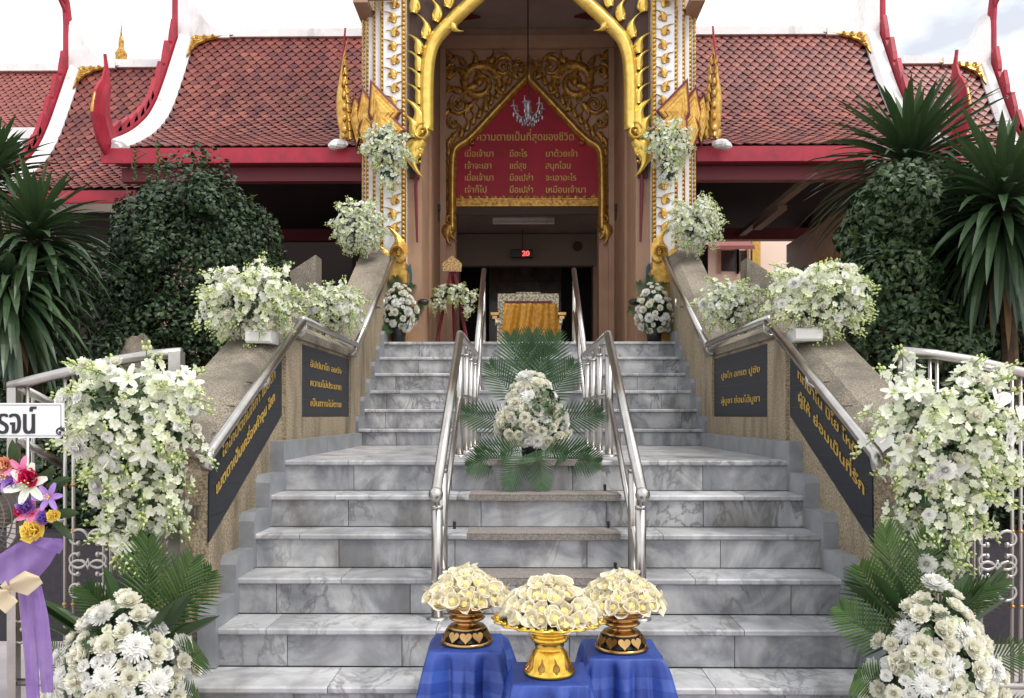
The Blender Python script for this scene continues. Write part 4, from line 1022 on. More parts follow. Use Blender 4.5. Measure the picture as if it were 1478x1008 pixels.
# house glimpsed through the right wing
yh = 19; hs = thing('neighbour_house', 'peach house with dark windows glimpsed under the right wing', 'house', (P(1085, 0, yh).x, yh, 0))
a, b = P(1000, 345, yh).x, P(1190, 345, yh).x
m_ = MB(); m_.box(a, b, yh, yh+5, 0, 6.5); m_.build('wall', M['housewall'], hs)
for x0_, x1_, y0_, y1_ in ((1040, 1062, 362, 392), (1066, 1077, 362, 392)):
    p, q = P(x0_, y1_, yh), P(x1_, y0_, yh); m_ = MB(); m_.box(p.x, q.x, yh-.02, yh-.003, p.z, q.z); w2 = m_.build('window', M['glass'], hs)
    f_ = MB(); f_.box(p.x-.06, p.x-.002, yh-.06, yh-.003, p.z-.06, q.z+.06); f_.box(q.x+.002, q.x+.06, yh-.06, yh-.003, p.z-.06, q.z+.06); f_.build('window_frame', M['tan'], w2)
m_ = MB(); p, q = P(1083, 420, yh), P(1083, 340, yh); m_.box(p.x-.09, p.x+.09, yh-.5, yh-.32, 0, q.z); m_.build('post', M['gold'], hs)
m_ = MB(); p, q = P(1040, 360, yh-.6), P(1080, 350, yh-.6); m_.prism([(yh-1.1, p.z-.1), (yh-.001, p.z+.35), (yh-.001, p.z+.43), (yh-1.1, p.z-.02)], p.x-.5, q.x, 'x'); m_.build('awning', M['farroof'], hs)
# concrete posts of the terrace behind the landing bouquets
for px, py in ((436, 368), (1098, 372)):
    a = P(px, py, 8.5); m_ = MB(); s_ = -1 if px < 700 else 1
    m_.prism([(a.x-.14, 1.0), (a.x+.14, 1.0), (a.x+.14, a.z-(.18 if s_ > 0 else 0)), (a.x-.14, a.z-(.18 if s_ < 0 else 0))], 8.5, 8.75, 'y')
    setp(m_.build('terrace_post', M['coping']), 'slant-topped concrete post behind the %s landing bouquet' % side[s_], 'post', 'slant-topped terrace posts')

# ================================================================== plants
def leaf_cloud(mb, c, r, n, ls, seed, shell=.62, fl=.0, clump=0):
    # small leaves spread through an ellipsoid, thicker towards its skin, with an uneven outline
    rr = random.Random(seed); c = V(c)
    lumps = [(V((rr.gauss(0, 1), rr.gauss(0, 1), rr.gauss(0, 1))).normalized(), rr.uniform(-.20, .16)) for _ in range(34)]
    for _ in range(n):
        d = V((rr.gauss(0, 1), rr.gauss(0, 1), rr.gauss(0, 1))).normalized()
        b = 1.0
        for l, a in lumps:
            k = max(0, d.dot(l)-.80)/.20; b += a*k
        q = (shell+(1-shell)*rr.random()**.6)*b
        p = c+V((d.x*r[0], d.y*r[1], d.z*r[2]))*q
        nrm = (d*.9+V((rr.gauss(0, .5), rr.gauss(0, .5), rr.gauss(0, .5)+.35))).normalized()
        t = nrm.orthogonal().normalized(); t = Quaternion(nrm, rr.uniform(0, 6.28)) @ t; s_ = nrm.cross(t)
        L3 = ls*rr.uniform(.7, 1.3); w_ = L3*.36
        mb.add([p-t*L3*.5, p+s_*w_-nrm*L3*.06, p+t*L3*.5-nrm*L3*.12, p-s_*w_-nrm*L3*.06, p+nrm*L3*.04], [(0, 1, 4), (1, 2, 4), (2, 3, 4), (3, 0, 4)], tint=min(1, max(0, rr.gauss(.35, .3))))
def limbs(mb, base, c, r, n, seed, r0):
    rr = random.Random(seed); base = V(base); c = V(c)
    k = base.lerp(c, .45); mb.tube(poly_len([base, base.lerp(c, .25)+V((.03, 0, 0)), k], .15), [r0*(1-.4*i/len(poly_len([base, base.lerp(c, .25)+V((.03, 0, 0)), k], .15))) for i in range(len(poly_len([base, base.lerp(c, .25)+V((.03, 0, 0)), k], .15)))], 8)
    for i in range(n):
        d = V((rr.uniform(-1, 1)*r[0], rr.uniform(-1, 1)*r[1], rr.uniform(-.1, .9)*r[2]))*.85
        s_ = base.lerp(c, rr.uniform(.2, .45)); e = c+d
        mb.tube([s_, s_.lerp(e, .5)+V((rr.gauss(0, .05), rr.gauss(0, .05), .04)), e], [r0*.5, r0*.3, r0*.1], 6)
def shrub(name, label, base, blobs, n, ls, seed, shoots=(), lm='shrub'):
    t = thing(name, label, 'shrub', base, 'garden shrubs')
    tr = MB(); c0 = blobs[0][0]; limbs(tr, base, c0, blobs[0][1], 9, seed, .05); tr.build('trunk', M['bark'], t)
    r9 = random.Random(seed+77); big = blobs[0]                    # smaller tufts break up the outline
    for _ in range(16):
        d = V((r9.gauss(0, 1), r9.gauss(0, .5)-.3, r9.gauss(0, .8)+.25)).normalized(); c_, r_ = blobs[r9.randrange(len(blobs))]; q = r9.uniform(.10, .19)
        blobs = blobs+[(V(c_)+V((d.x*r_[0], d.y*r_[1], d.z*r_[2]))*r9.uniform(.86, 1.0), (q, q, q*r9.uniform(.7, 1.1)))]
    cr = MB(); tot = sum(b[1][0]*b[1][2] for b in blobs)
    for i, (c, r) in enumerate(blobs): leaf_cloud(cr, c, r, int(n*r[0]*r[2]/tot), ls, seed+i)
    cr.build('crown', M[lm], t)
    if shoots:
        rr = random.Random(seed)
        for (p, h) in shoots:
            sh = MB(); p = V(p); q = [p+V((rr.gauss(0, .01)*i, 0, h*i/6)) for i in range(7)]; sh.tube(q, [.005]*6+[.002], 5)
            for i in range(26):
                z = i/26*h*1.02; a = i*2.4; d = V((math.cos(a), math.sin(a), .7))
                sh.leafblade(p+V((0, 0, z)), d, (0, 0, 1), .05*(1.2-.5*i/26), .011, .3, 2)
            sh.build('shoot', M['shoot'], t)
    return t
PS = lambda px, py, Y: P(px, py, Y)
cL = P(278, 375, 6.5)
shrub('garden_shrub', 'large dark rounded shrub left of the stairs, with upright young shoots on top', (cL.x, cL.y, .5),
      [(cL, (.60, .55, .70)), (P(225, 330, 6.4), (.34, .4, .40)), (P(345, 345, 6.6), (.34, .4, .36)), (P(190, 420, 6.3), (.22, .3, .42)), (P(255, 480, 6.4), (.50, .4, .36)), (P(370, 400, 6.6), (.28, .3, .30))], 26000, .044, 21,
      [(P(195, 262, 6.3), .26), (P(228, 258, 6.4), .30), (P(290, 272, 6.4), .26), (P(240, 262, 6.4), .16), (P(214, 270, 6.4), .17), (P(338, 306, 6.5), .17), (P(363, 318, 6.5), .2)])
cR = P(1330, 325, 6.0)
shrub('garden_shrub', 'round dark shrub under the upper strap-leaved plant right of the stairs', (cR.x, cR.y, .5),
      [(cR, (.50, .4, .40)), (P(1275, 310, 5.9), (.28, .3, .26)), (P(1395, 330, 6.0), (.26, .3, .32)), (P(1370, 430, 6.2), (.34, .3, .34))], 19000, .056, 31, (), 'lightshrub')
cR2 = P(1283, 420, 5.6)
shrub('garden_shrub', 'upright dark shrub just behind the right wall bouquet', (cR2.x, cR2.y, .5),
      [(cR2, (.36, .3, .42)), (P(1250, 400, 5.6), (.22, .22, .26)), (P(1300, 490, 5.6), (.42, .3, .34))], 11000, .052, 41, [(P(1235, 360, 5.6), .14), (P(1262, 345, 5.6), .12), (P(1280, 352, 5.6), .12)], 'lightshrub')
# clipped low hedges behind the gates
for i, (x0, x1, y0, y1) in enumerate(((-20, 255, 575, 775), (1262, 1500, 560, 790))):
    h = thing('clipped_hedge', 'low small-leaved hedge behind the %s gate leaf' % ('left' if i == 0 else 'right'), 'hedge', (P((x0+x1)/2, 700, 5.25).x, 5.25, .5), 'hedges behind the gates')
    m_ = MB(); rr = random.Random(50+i)
    a, b = P(x0, y1, 5.2), P(x1, y0, 5.2)
    for k in range(8):
        c = V((lerp(a.x, b.x, (k+.5)/8), 5.32, lerp(a.z, b.z, .5)-.05)); leaf_cloud(m_, c, (.16, .24, (b.z-a.z)*.56), 900, .045, 60+10*i+k, .55)
    m_.build('crown', M['shrub'], h)
    m_ = MB()
    for k in range(8):
        x = lerp(a.x, b.x, (k+.5)/8); m_.tube([(x, 5.32, .47), (x+.02, 5.32, .95)], .012, 5)
    m_.build('trunk', M['bark'], h)

def rosette(mb, c, n, L_, w_, seed, lo=-.5, hi=1.0, droop=.9, tilt=(0, 0, 0)):
    rr = random.Random(seed); c = V(c)
    for i in range(n):
        a = i*2.39996+rr.uniform(-.2, .2); u = (i+.5)/n; z = lerp(hi, lo, u**.85)
        s_ = math.sqrt(max(.02, 1-min(1, abs(z))**2)); d = V((math.cos(a)*s_, math.sin(a)*s_, z))+V(tilt)
        l = L_*rr.uniform(.78, 1.12)*(.75+.35*min(1, u*2.2)); b = c+V((0, 0, lerp(.10, -.12, u)))
        mb.leafblade(b, d, (0, 0, 1), l, w_*rr.uniform(.8, 1.15), droop*(.35+.9*u)*rr.uniform(.6, 1.3), 6, .22, tint=min(1, max(0, rr.gauss(.75-.7*u, .18))))
def strap_plant(label, base, heads, seed):
    t = thing('strap_leaf_palm', label, 'palm plant', base, 'strap-leaved palms')
    for i, (c, n, l, w_, lo, hi, dr) in enumerate(heads):
        s_ = MB(); c = V(c); b = V(base)+V((.05*i, .04*i, 0)); q = poly_len([b, b.lerp(c, .5)+V((.06, .02, .0)), c], .12)
        s_.tube(q, [lerp(.065, .04, k/len(q)) for k in range(len(q))], 8); s_.build('trunk', M['bark'], t)
        m_ = MB(); rosette(m_, c, n, l, w_, seed+i, lo, hi, dr); m_.build('crown', M['strap'], t)
        m_ = MB(); rosette(m_, c-V((0, 0, .14)), 16, l*.8, w_*.8, seed+50+i, -1.0, -.55, 1.6); m_.build('dead_leaves', M['deadleaf'], t)
    return t
strap_plant('strap-leaved palm with two drooping heads at the left edge of the garden', (P(15, 600, 5.6).x, 5.6, .47),
    [(P(52, 345, 5.6), 190, .60, .026, -.75, 1.0, .95), (P(15, 425, 5.4), 170, .66, .026, -.8, .5, 1.3)], 71)
strap_plant('tall strap-leaved palm cut by the left edge, before the white gable edge', (P(-40, 600, 6.2).x, 6.2, .47), [(P(-12, 262, 6.2), 160, .56, .022, -.4, 1, .8)], 81)
strap_plant('strap-leaved palm with an upright head in front of the right wing roof', (P(1330, 600, 6.5).x, 6.5, .47), [(P(1312, 240, 6.4), 230, .80, .028, -.55, 1.0, .75)], 91)
strap_plant('strap-leaved palm with long hanging leaves at the right edge', (P(1450, 600, 5.5).x, 5.5, .47), [(P(1447, 300, 5.4), 240, .74, .030, -.95, 1.0, 1.0)], 95)
for i, (px, py, Y, s_, lb) in enumerate(((198, 497, 5.9, .12, 'pale rough rock in the garden bed under the large dark shrub'), (1402, 480, 5.9, .13, 'pale rough rock in the garden bed under the right palms'))):
    p = P(px, py, Y); m_ = MB(); rr = random.Random(i); m_.ball((0, 0, 0), 1, 12, 8)
    m_.v = [(p.x+x*s_*(1+rr.uniform(-.22, .22)), p.y+y*s_*.8, max(.46, p.z-.10+z*s_*1.4*(1+rr.uniform(-.2, .2)))) for x, y, z in m_.v]
    m_.tube([(p.x, p.y, .45), (p.x, p.y, p.z)], [s_*1.1, s_*.6], 7)
    setp(m_.build('garden_rock', M['rock']), lb, 'rock', 'garden rocks')
p = P(216, 452, 6.9); o = thing('garden_shrine', 'red and gold ornament glimpsed through the dark left shrub', 'shrine', (p.x, p.y, .47))
m_ = MB(); m_.box(p.x-.09, p.x+.09, 6.85, 7.0, .47, p.z-.14); m_.build('pedestal', M['tan'], o)
m_ = MB(); m_.ball((p.x, 6.9, p.z), (.12, .08, .14), 10, 7); m_.prism([(p.x-.14, p.z+.12), (p.x+.14, p.z+.12), (p.x, p.z+.30)], 6.82, 7.0, 'y'); m_.build('body', M['redpaper'], o)
m_ = MB(); curl_orn(m_, V((p.x, 6.80, p.z)), .09, 1); m_.build('medallion', M['oldgold'], o)
# deep planting that closes the view under the wings
for i, (px, lb) in enumerate(((-20, 'dark leafy bush low at the left edge behind the strap-leaved palms'), (120, 'dark leafy bush between the left palms and the rounded shrub'), (1400, 'dark leafy bush beneath the right palms'), (1480, 'dark leafy bush at the right edge under the hanging palm leaves'))):
    c = P(px, 470, 7.2 if i < 3 else 5.9); shrub('leafy_bush', lb, (c.x, c.y, .5), [(c, (.55, .4, .75)), (c+V((.1, 0, -.7)), (.6, .4, .5))], 4200, .085, 300+i*7)

# ================================================================== flowers: shared meshes
def petal(mb, c, d, n, L_, w_, cup=.3, seg=3, tint=None, tipw=.35):
    # petal from c along d, facing n
    d = V(d).normalized(); n = V(n).normalized(); s_ = d.cross(n).normalized(); vs = []
    for i in range(seg+1):
        t = i/seg; ww = w_*(.30+2.2*t-1.5*t*t-(.65-tipw)*t**3); p = c+d*(L_*t)+n*(L_*cup*(t*t-.25*t))
        vs += [p-s_*ww+n*ww*.25, p, p+s_*ww+n*ww*.25]
    fs = []
    for i in range(seg): fs += [(3*i, 3*i+1, 3*i+4, 3*i+3), (3*i+1, 3*i+2, 3*i+5, 3*i+4)]
    mb.add(vs, fs, tint=tint)
def basis(n):
    n = V(n).normalized(); a = n.orthogonal().normalized(); return n, a, n.cross(a)
def orchid(mb, c, n, r, rr):
    n, a, b = basis(n); ph = rr.uniform(0, 6.28); tt = min(1, max(0, rr.gauss(.3, .25)))
    for k in range(5):
        an = ph+k*2*math.pi/5; d = a*math.cos(an)+b*math.sin(an)
        petal(mb, c, d+n*rr.uniform(.05, .5), n, r*(1.1 if k % 2 else .95), r*(.52 if k in (1, 4) else .36), .15, 2, tt)
    petal(mb, c+n*r*.1, n+(a*math.cos(ph)+b*math.sin(ph))*.8, a, r*.55, r*.28, .3, 2, min(1, tt+.35))
def orchid_spray_mesh(seed, L_=.30, nf=10, fr=.026):
    rr = random.Random(seed); fl_ = MB(); q = []; p = V((0, 0, 0)); d = V((rr.uniform(-.2, .2), .15, 1)).normalized()
    n = 12
    for i in range(n+1): q.append(p.copy()); p = p+d*(L_/n); d = (d+V((0, -.075, 0))+V((rr.gauss(0, .02), 0, 0))).normalized()
    fl_.cm = 0
    fl_.tube(q, [.0026]*n+[.001], 5, m=2)
    for i in range(nf):
        t = .25+.60*i/nf; k = t*n; a, b = q[int(k)], q[min(n, int(k)+1)]; c = a.lerp(b, k-int(k)); T_ = (b-a).normalized()
        _, e1, e2 = basis(T_); an = i*2.5+rr.uniform(-.5, .5); o_ = e1*math.cos(an)+e2*math.sin(an)
        c2 = c+o_*.024; fl_.tube([c, c2], .0014, 3, m=2)
        fl_.cm = 0; orchid(fl_, c2, o_*.75+T_*.75+V((0, .25, 0)), fr*rr.uniform(.8, 1.15), rr)
    for i in range(6):
        t = .84+.16*i/6; k = min(n-.01, t*n); c = q[int(k)]; an = i*2.4
        c2 = c+V((math.cos(an), math.sin(an), .6))*.016; s_ = fr*lerp(.42, .22, i/6); fl_.ball(c2, (s_*.7, s_*.7, s_*1.1), 6, 4, m=1)
    return fl_.build('orchid_spray', [M['petal'], M['bud'], M['stem']], mesh_only=True)
SPR = [orchid_spray_mesh(s_, .32+.03*(s_ % 3), 16+s_ % 3, .0215) for s_ in range(8)]
SPRB = [orchid_spray_mesh(s_+20, .34, 6) for s_ in range(3)]           # more bud than bloom
def mum_mesh(seed, r, layers, np_, mats, spider=0., cup=.5, name='chrysanthemum', wfac=.16):
    rr = random.Random(seed); mb = MB(); 
    for l in range(layers):
        t = l/(max(1, layers-1)); el = lerp(.05, 1.35, t); n = int(np_*(1-.55*t)); rl = r*lerp(1, .50, t)
        for k in range(n):
            a = 2*math.pi*k/n+l*.7+rr.uniform(-.08, .08); d = V((math.cos(a)*math.cos(el), math.sin(a)*math.cos(el), math.sin(el)))
            nn = V((-math.cos(a)*math.sin(el), -math.sin(a)*math.sin(el), math.cos(el)))
            petal(mb, V((0, 0, r*.10*t)), d+V((0, 0, -.25*spider*rr.random())), nn, rl*rr.uniform(.85, 1.1), r*wfac, cup*rr.uniform(.6, 1.2), 3, min(1, max(0, rr.gauss(.3+.3*t, .2))), .4)
    return mb.build(name, mats, mesh_only=True)
MUM = [mum_mesh(1, .056, 6, 30, M['mum'], 1.2, -.2, wfac=.075), mum_mesh(2, .054, 8, 30, M['mum'], .5, .3, wfac=.085)]
CUSH = [mum_mesh(3, .042, 7, 20, M['cream'], 0, .45, 'cream_bloom', .15), mum_mesh(4, .036, 6, 18, M['cream'], 0, .4, 'cream_bloom', .17)]
SMALL = [mum_mesh(5, .026, 3, 12, M['mum'], 0, .3, 'small_bloom', .28), mum_mesh(6, .022, 3, 10, M['petal'], 0, .4, 'small_bloom', .30)]
def ruffle_mesh(seed, r, m, name, n=34):                              # carnation / lisianthus head
    rr = random.Random(seed); mb = MB()
    for k in range(n):
        t = k/n; a = k*2.39996; el = lerp(.15, 1.45, t); d = V((math.cos(a)*math.cos(el), math.sin(a)*math.cos(el), math.sin(el)))
        nn = V((-math.cos(a)*math.sin(el), -math.sin(a)*math.sin(el), math.cos(el)))
        petal(mb, d*r*.15, d+V((rr.gauss(0, .15), rr.gauss(0, .15), rr.gauss(0, .1))), nn, r*rr.uniform(.75, 1), r*.42, .35, 3, min(1, max(0, rr.gauss(.4, .3))), .8)
    return mb.build(name, m, mesh_only=True)
ROSE = ruffle_mesh(7, .038, M['cream'], 'cream_rose'); CARN = ruffle_mesh(8, .045, M['cream'], 'carnation', 40)
def anthurium_mesh():
    mb = MB(); vs = [V((0, -.01, 0))]; n = 16
    for i in range(n+1):
        a = -math.pi*.5+2*math.pi*i/n*.999; r = .055*(1-.55*math.sin(a)*.0)*(1.25 if abs(a-math.pi/2) < .01 else 1)
        x = .048*16*math.sin(a+math.pi/2)**3/16*1.1; y = -.048*(13*math.cos(a+math.pi/2)-5*math.cos(2*(a+math.pi/2))-2*math.cos(3*(a+math.pi/2))-math.cos(4*(a+math.pi/2)))/16*1.15
        vs.append(V((x, -y, .010*math.cos(a*2)+.18*abs(x))))
    mb.add(vs, [(0, i, i+1) for i in range(1, n+1)], tint=0., m=0); mb.tube([(0, .01, .0), (0, -.005, .05)], [.005, .003], 6, m=1)
    return mb.build('anthurium', [M['mum'], M['cream']], mesh_only=True)
ANTH = anthurium_mesh()
def lily_mesh(m, r=.07, name='lily', core='bud'):
    rr = random.Random(9); mb = MB()
    for k in range(6):
        a = k*math.pi/3; d = V((math.cos(a), math.sin(a), .55)); petal(mb, V((0, 0, 0)), d, V((-math.cos(a)*.5, -math.sin(a)*.5, 1)), r*(1 if k % 2 else .92), r*.20, -.25, 4, .1, .1)
    for k in range(5): a = k*1.256; mb.tube([(0, 0, 0), (math.cos(a)*r*.15, math.sin(a)*r*.15, r*.5)], r*.02, 4, m=1); mb.ball((math.cos(a)*r*.15, math.sin(a)*r*.15, r*.5), r*.05, 5, 4, m=1)
    return mb.build(name, [m, M[core]], mesh_only=True)
LILY = lily_mesh(M['petal'])
def frond_mesh(seed, L_=.55, n=16, droop=.5, m='palm', spread=.23, w_=.0085):
    rr = random.Random(seed); mb = MB(); q = []; p = V((0, 0, 0)); d = V((0, 0, 1)); N = 14
    for i in range(N+1): q.append(p.copy()); p = p+d*(L_/N); d = (d+V((0, -droop/N, 0))).normalized()
    mb.tube(q, [lerp(.005, .0015, i/N) for i in range(N+1)], 5, tint=.8)
    for i in range(n):
        t = .14+.86*i/n; k = min(N-.01, t*N); c = q[int(k)].lerp(q[int(k)+1], k-int(k)); T_ = (q[int(k)+1]-q[int(k)]).normalized()
        l = spread*(math.sin(math.pi*min(1, .16+t*.84))**.6)*rr.uniform(.9, 1.1)+.02
        for s_ in (-1, 1):
            dd = V((s_*lerp(1, .45, t), -.12, 0))+T_*lerp(.55, 1.1, t); mb.leafblade(c, dd, (0, 1, 0), l, w_, .18, 3, .3, tint=min(1, max(0, rr.gauss(.5, .25))))
    return mb.build('palm_frond', M[m], mesh_only=True)
FRO = [frond_mesh(1), frond_mesh(2, .50, 16, .9), frond_mesh(3, .60, 19, .3)]
FROD = [frond_mesh(4, .50, 15, .5, 'darkpalm', .22, .0085), frond_mesh(5, .46, 15, 1.0, 'darkpalm', .20, .007)]
def broad_leaf_mesh():
    mb = MB(); mb.leafblade((0, 0, 0), (0, 0, 1), (0, 1, 0), .26, .042, .25, 6, .35, tint=.3); return mb.build('broad_leaf', M['leaf'], mesh_only=True)
BROAD = broad_leaf_mesh()

DOWN = V((0, 0, -1))
def bouquet(name, label, c, lobes, nspray, seed, extras=(), tray=None, group='orchid bouquets', core=True, sc=1., back=False, loc=None):
    # lobes: (centre offset, radii, share). Sprays grow out of the middle and end on the lobe's skin
    rr = random.Random(seed); c = V(c); t = thing(name, label, 'bouquet', loc or c, group)
    if core:
        m_ = MB()
        for off, rad, sh in lobes: leaf_cloud(m_, c+V(off), [x*.66 for x in rad], int(700*sh), .06*sc, seed+5, .35)
        m_.build('foliage', M['leaf'], t)
    i = 0
    for off, rad, sh in lobes:
        n = int(nspray*sh)
        for k in range(n):
            # even directions on a sphere, the side facing away kept thin
            z = 1-2*(k+.5)/n; a = k*2.39996+rr.uniform(-.25, .25); s_ = math.sqrt(1-z*z); d = V((math.cos(a)*s_, math.sin(a)*s_, z))
            if d.y > .35 and not back: d.y *= -1
            d = (d+V((rr.gauss(0, .12), rr.gauss(0, .12), rr.gauss(0, .12)))).normalized()
            surf = V((d.x*rad[0], d.y*rad[1], d.z*rad[2]))*rr.uniform(.88, 1.10)
            ax = (surf.normalized()*.9+V((0, -.15, 0))+DOWN*.10).normalized()
            me = rr.choice(SPR) if rr.random() < .84 else rr.choice(SPRB)
            s2 = sc*rr.uniform(.85, 1.1); st = c+V(off)+surf-ax*(.27*s2)
            inst('orchid_spray', me, t, frame(st, ax, rr.uniform(-.5, .5), s2))
            i += 1
    for me, nm, cnt, size in extras:
        for k in range(cnt):
            off, rad, sh = lobes[0] if rr.random() < .75 else rr.choice(lobes)
            a = rr.uniform(-1.2, 1.2); e = rr.uniform(-.8, .9); d = V((math.sin(a)*math.cos(e), -math.cos(a)*math.cos(e), math.sin(e)))
            p = c+V(off)+V((d.x*rad[0], d.y*rad[1], d.z*rad[2]))*rr.uniform(.92, 1.02); n_ = (d+V((0, -.4, .1))).normalized()
            inst(nm, me, t, frame(p, n_, rr.uniform(-.5, .5), size*rr.uniform(.85, 1.15)))
    if tray:
        m_ = MB(); a, b = V(tray[0]), V(tray[1]); m_.bbox(a.x, b.x, a.y, b.y, a.z, b.z, b=.012); m_.build('foam_tray', M['foam'], t)
    return t
E1 = ((MUM[1], 'chrysanthemum', 3, .9), (ROSE, 'cream_rose', 5, .7), (LILY, 'lily', 4, .85), (ANTH, 'anthurium', 3, .75), (SMALL[0], 'small_bloom', 14, 1.0))
c = P(203, 610, 3.50)
bouquet('hanging_bouquet', 'big cascading white orchid bouquet tied to the left gate post', c,
        [((-.01, 0, .03), (.32, .22, .29), .52), ((.01, .02, -.24), (.22, .17, .23), .28), ((-.04, .03, -.46), (.12, .11, .18), .20)], 100, 401, E1, sc=1.06, group='cascading gate bouquets')
c = P(1362, 640, 3.50)
bouquet('hanging_bouquet', 'big cascading white orchid bouquet tied to the right gate post', c,
        [((0, 0, .06), (.34, .22, .31), .52), ((-.02, .02, -.2), (.25, .17, .25), .28), ((-.02, .03, -.42), (.15, .11, .19), .20)], 100, 402, sc=1.06, extras=
        ((MUM[1], 'chrysanthemum', 2, .9), (ROSE, 'cream_rose', 6, .75), (LILY, 'lily', 4, .85), (ANTH, 'anthurium', 4, .85), (SMALL[0], 'small_bloom', 12, 1.0)), group='cascading gate bouquets')
E2 = ((MUM[1], 'chrysanthemum', 1, .8), (ROSE, 'cream_rose', 3, .7), (SMALL[0], 'small_bloom', 12, 1.0))
def tray_at(px, py, Y, w_, h_): a = P(px-w_, py+h_, Y); b = P(px+w_, py-h_, Y); return ((a.x, Y-.05, a.z), (b.x, Y+.12, b.z))
c = P(362, 437, 4.93); bouquet('wall_bouquet', 'wide white orchid bouquet on the slope of the left cheek wall, above the gate', c, [((-.01, -.02, .0), (.30, .24, .22), .72), ((.12, -.02, .05), (.2, .2, .17), .28)], 90, 411, E2, tray_at(376, 487, 4.86, 18, 9), 'bouquets on the cheek walls')
c = P(1180, 431, 4.93); bouquet('wall_bouquet', 'wide white orchid bouquet on the slope of the right cheek wall, above the gate', c, [((0, -.02, .0), (.30, .24, .22), .72), ((-.06, -.02, .07), (.2, .2, .17), .28)], 90, 412, E2, tray_at(1164, 484, 4.86, 19, 9), 'bouquets on the cheek walls')
c = P(483, 443, 6.9); bouquet('wall_bouquet', 'smaller white orchid bouquet on the level top of the left cheek wall by the landing', c, [((0, 0, 0), (.25, .2, .22), 1)], 72, 413, E2, None, 'bouquets on the cheek walls')
c = P(1053, 438, 6.9); bouquet('wall_bouquet', 'smaller white orchid bouquet on the level top of the right cheek wall by the landing', c, [((0, 0, 0), (.27, .2, .22), 1)], 72, 414, E2, None, 'bouquets on the cheek walls')
c = P(519, 328, 8.85); bouquet('wall_bouquet', 'ball-shaped white orchid bouquet at the upper end of the left cheek wall', c, [((0, 0, 0), (.27, .2, .29), 1)], 72, 415, E2, None, 'bouquets on the cheek walls')
c = P(1003, 324, 8.85); bouquet('wall_bouquet', 'ball-shaped white orchid bouquet at the upper end of the right cheek wall', c, [((0, 0, 0), (.28, .2, .29), 1)], 72, 416, E2, None, 'bouquets on the cheek walls')
c = P(557, 218, 8.98); bouquet('column_bouquet', 'white orchid bouquet hung on the left white and gold column', c, [((0, 0, .03), (.25, .17, .26), .8), ((.02, 0, -.25), (.12, .12, .16), .2)], 72, 417, E2, None, 'bouquets on the columns')
c = P(965, 210, 8.98); bouquet('column_bouquet', 'white orchid bouquet hung on the right white and gold column', c, [((0, 0, .03), (.23, .17, .26), .8), ((.0, 0, -.25), (.12, .12, .16), .2)], 72, 418, E2, None, 'bouquets on the columns')
c = P(653, 424, 10.0); bouquet('easel_spray', 'drooping white orchid spray tied across the red easel', c, [((0, 0, .02), (.19, .12, .12), .5), ((-.17, 0, -.06), (.11, .1, .15), .25), ((.19, 0, -.08), (.10, .1, .17), .25)], 54, 419, ((SMALL[0], 'small_bloom', 8, 1.),), None, 'orchid bouquets')

def mound(name, label, c, rad, seed, counts, fronds, cat='flower arrangement', group='chrysanthemum arrangements', pot=None, sc=1., broad=0, fset=None, top=None):
    # blooms over a dome; c is the dome's centre, rad its radii
    rr = random.Random(seed); c = V(c); t = thing(name, label, cat, (c.x, c.y, (pot[0] if pot else c.z-rad[2])), group)
    m_ = MB(); leaf_cloud(m_, c, [x*.80 for x in rad], 1500, .05*sc, seed+3, .4); m_.build('foliage', M['leaf'], t)
    pts = []; kinds = [k for k in counts for _ in range(k[2])]; rr.shuffle(kinds); kinds.sort(key=lambda k: -k[3])
    for me, nm, cnt, rsz in kinds:
        best = None
        for _ in range(26):
            a = rr.uniform(-1.75, 1.75); z = rr.uniform(-.75, 1); s_ = math.sqrt(1-z*z) if abs(z) < 1 else 0
            d = V((math.sin(a)*s_, -math.cos(a)*s_, z)); f = 1.0
            if top: f = 1-(top if top is not True else .42)*max(0, d.z*.5+.35 if top is not True else d.z)                     # taper into a cone
            p = c+V((d.x*rad[0]*f, d.y*rad[1]*f, d.z*rad[2]))
            g = min([((p-q).length-r_-rsz*sc) for q, r_ in pts] or [1])
            if best is None or g > best[0]: best = (g, p, d)
        g, p, d = best; pts.append((p, rsz*sc*.8)); p = c+(p-c)*rr.uniform(.86, 1.08)
        inst(nm, me, t, frame(p, (d+V((0, -.35, .15))).normalized(), rr.uniform(0, 6.28), sc*rr.uniform(.85, 1.15)))
    for (off, d, s_, k) in fronds:
        s_ *= .80
        me = (fset or FRO)[k % len(fset or FRO)]
        inst('palm_frond', me, t, frame(c+V(off), V(d), math.pi+rr.uniform(-.25, .25), s_, upref=(0, -1, .01)))
    for _ in range(broad):
        a = rr.uniform(-1.4, 1.4); d = V((math.sin(a), rr.uniform(-.3, .2), rr.uniform(.4, 1))); inst('broad_leaf', BROAD, t, frame(c+V((d.x*rad[0]*.6, .05, d.z*rad[2]*.75)), d, rr.uniform(-.8, .8), rr.uniform(.8, 1.2)))
    if pot:
        m_ = MB(); zb, r_ = pot; h = max(.08, c.z-rad[2]*.55-zb); m_.lathe([(0, 0), (r_*.8, 0), (r_, h), (r_*.9, h), (0, h*.9)], (c.x, c.y, zb), 18); m_.build('pot', M['black'], t, smooth=True)
    return t
CT = [(MUM[0], 'chrysanthemum', 9, .055), (MUM[1], 'chrysanthemum', 5, .058), (CARN, 'carnation', 9, .045), (CUSH[0], 'cream_bloom', 26, .040), (CUSH[1], 'cream_bloom', 26, .034), (SMALL[0], 'small_bloom', 34, .024), (SMALL[1], 'small_bloom', 22, .022)]
c = P(178, 985, 3.30)
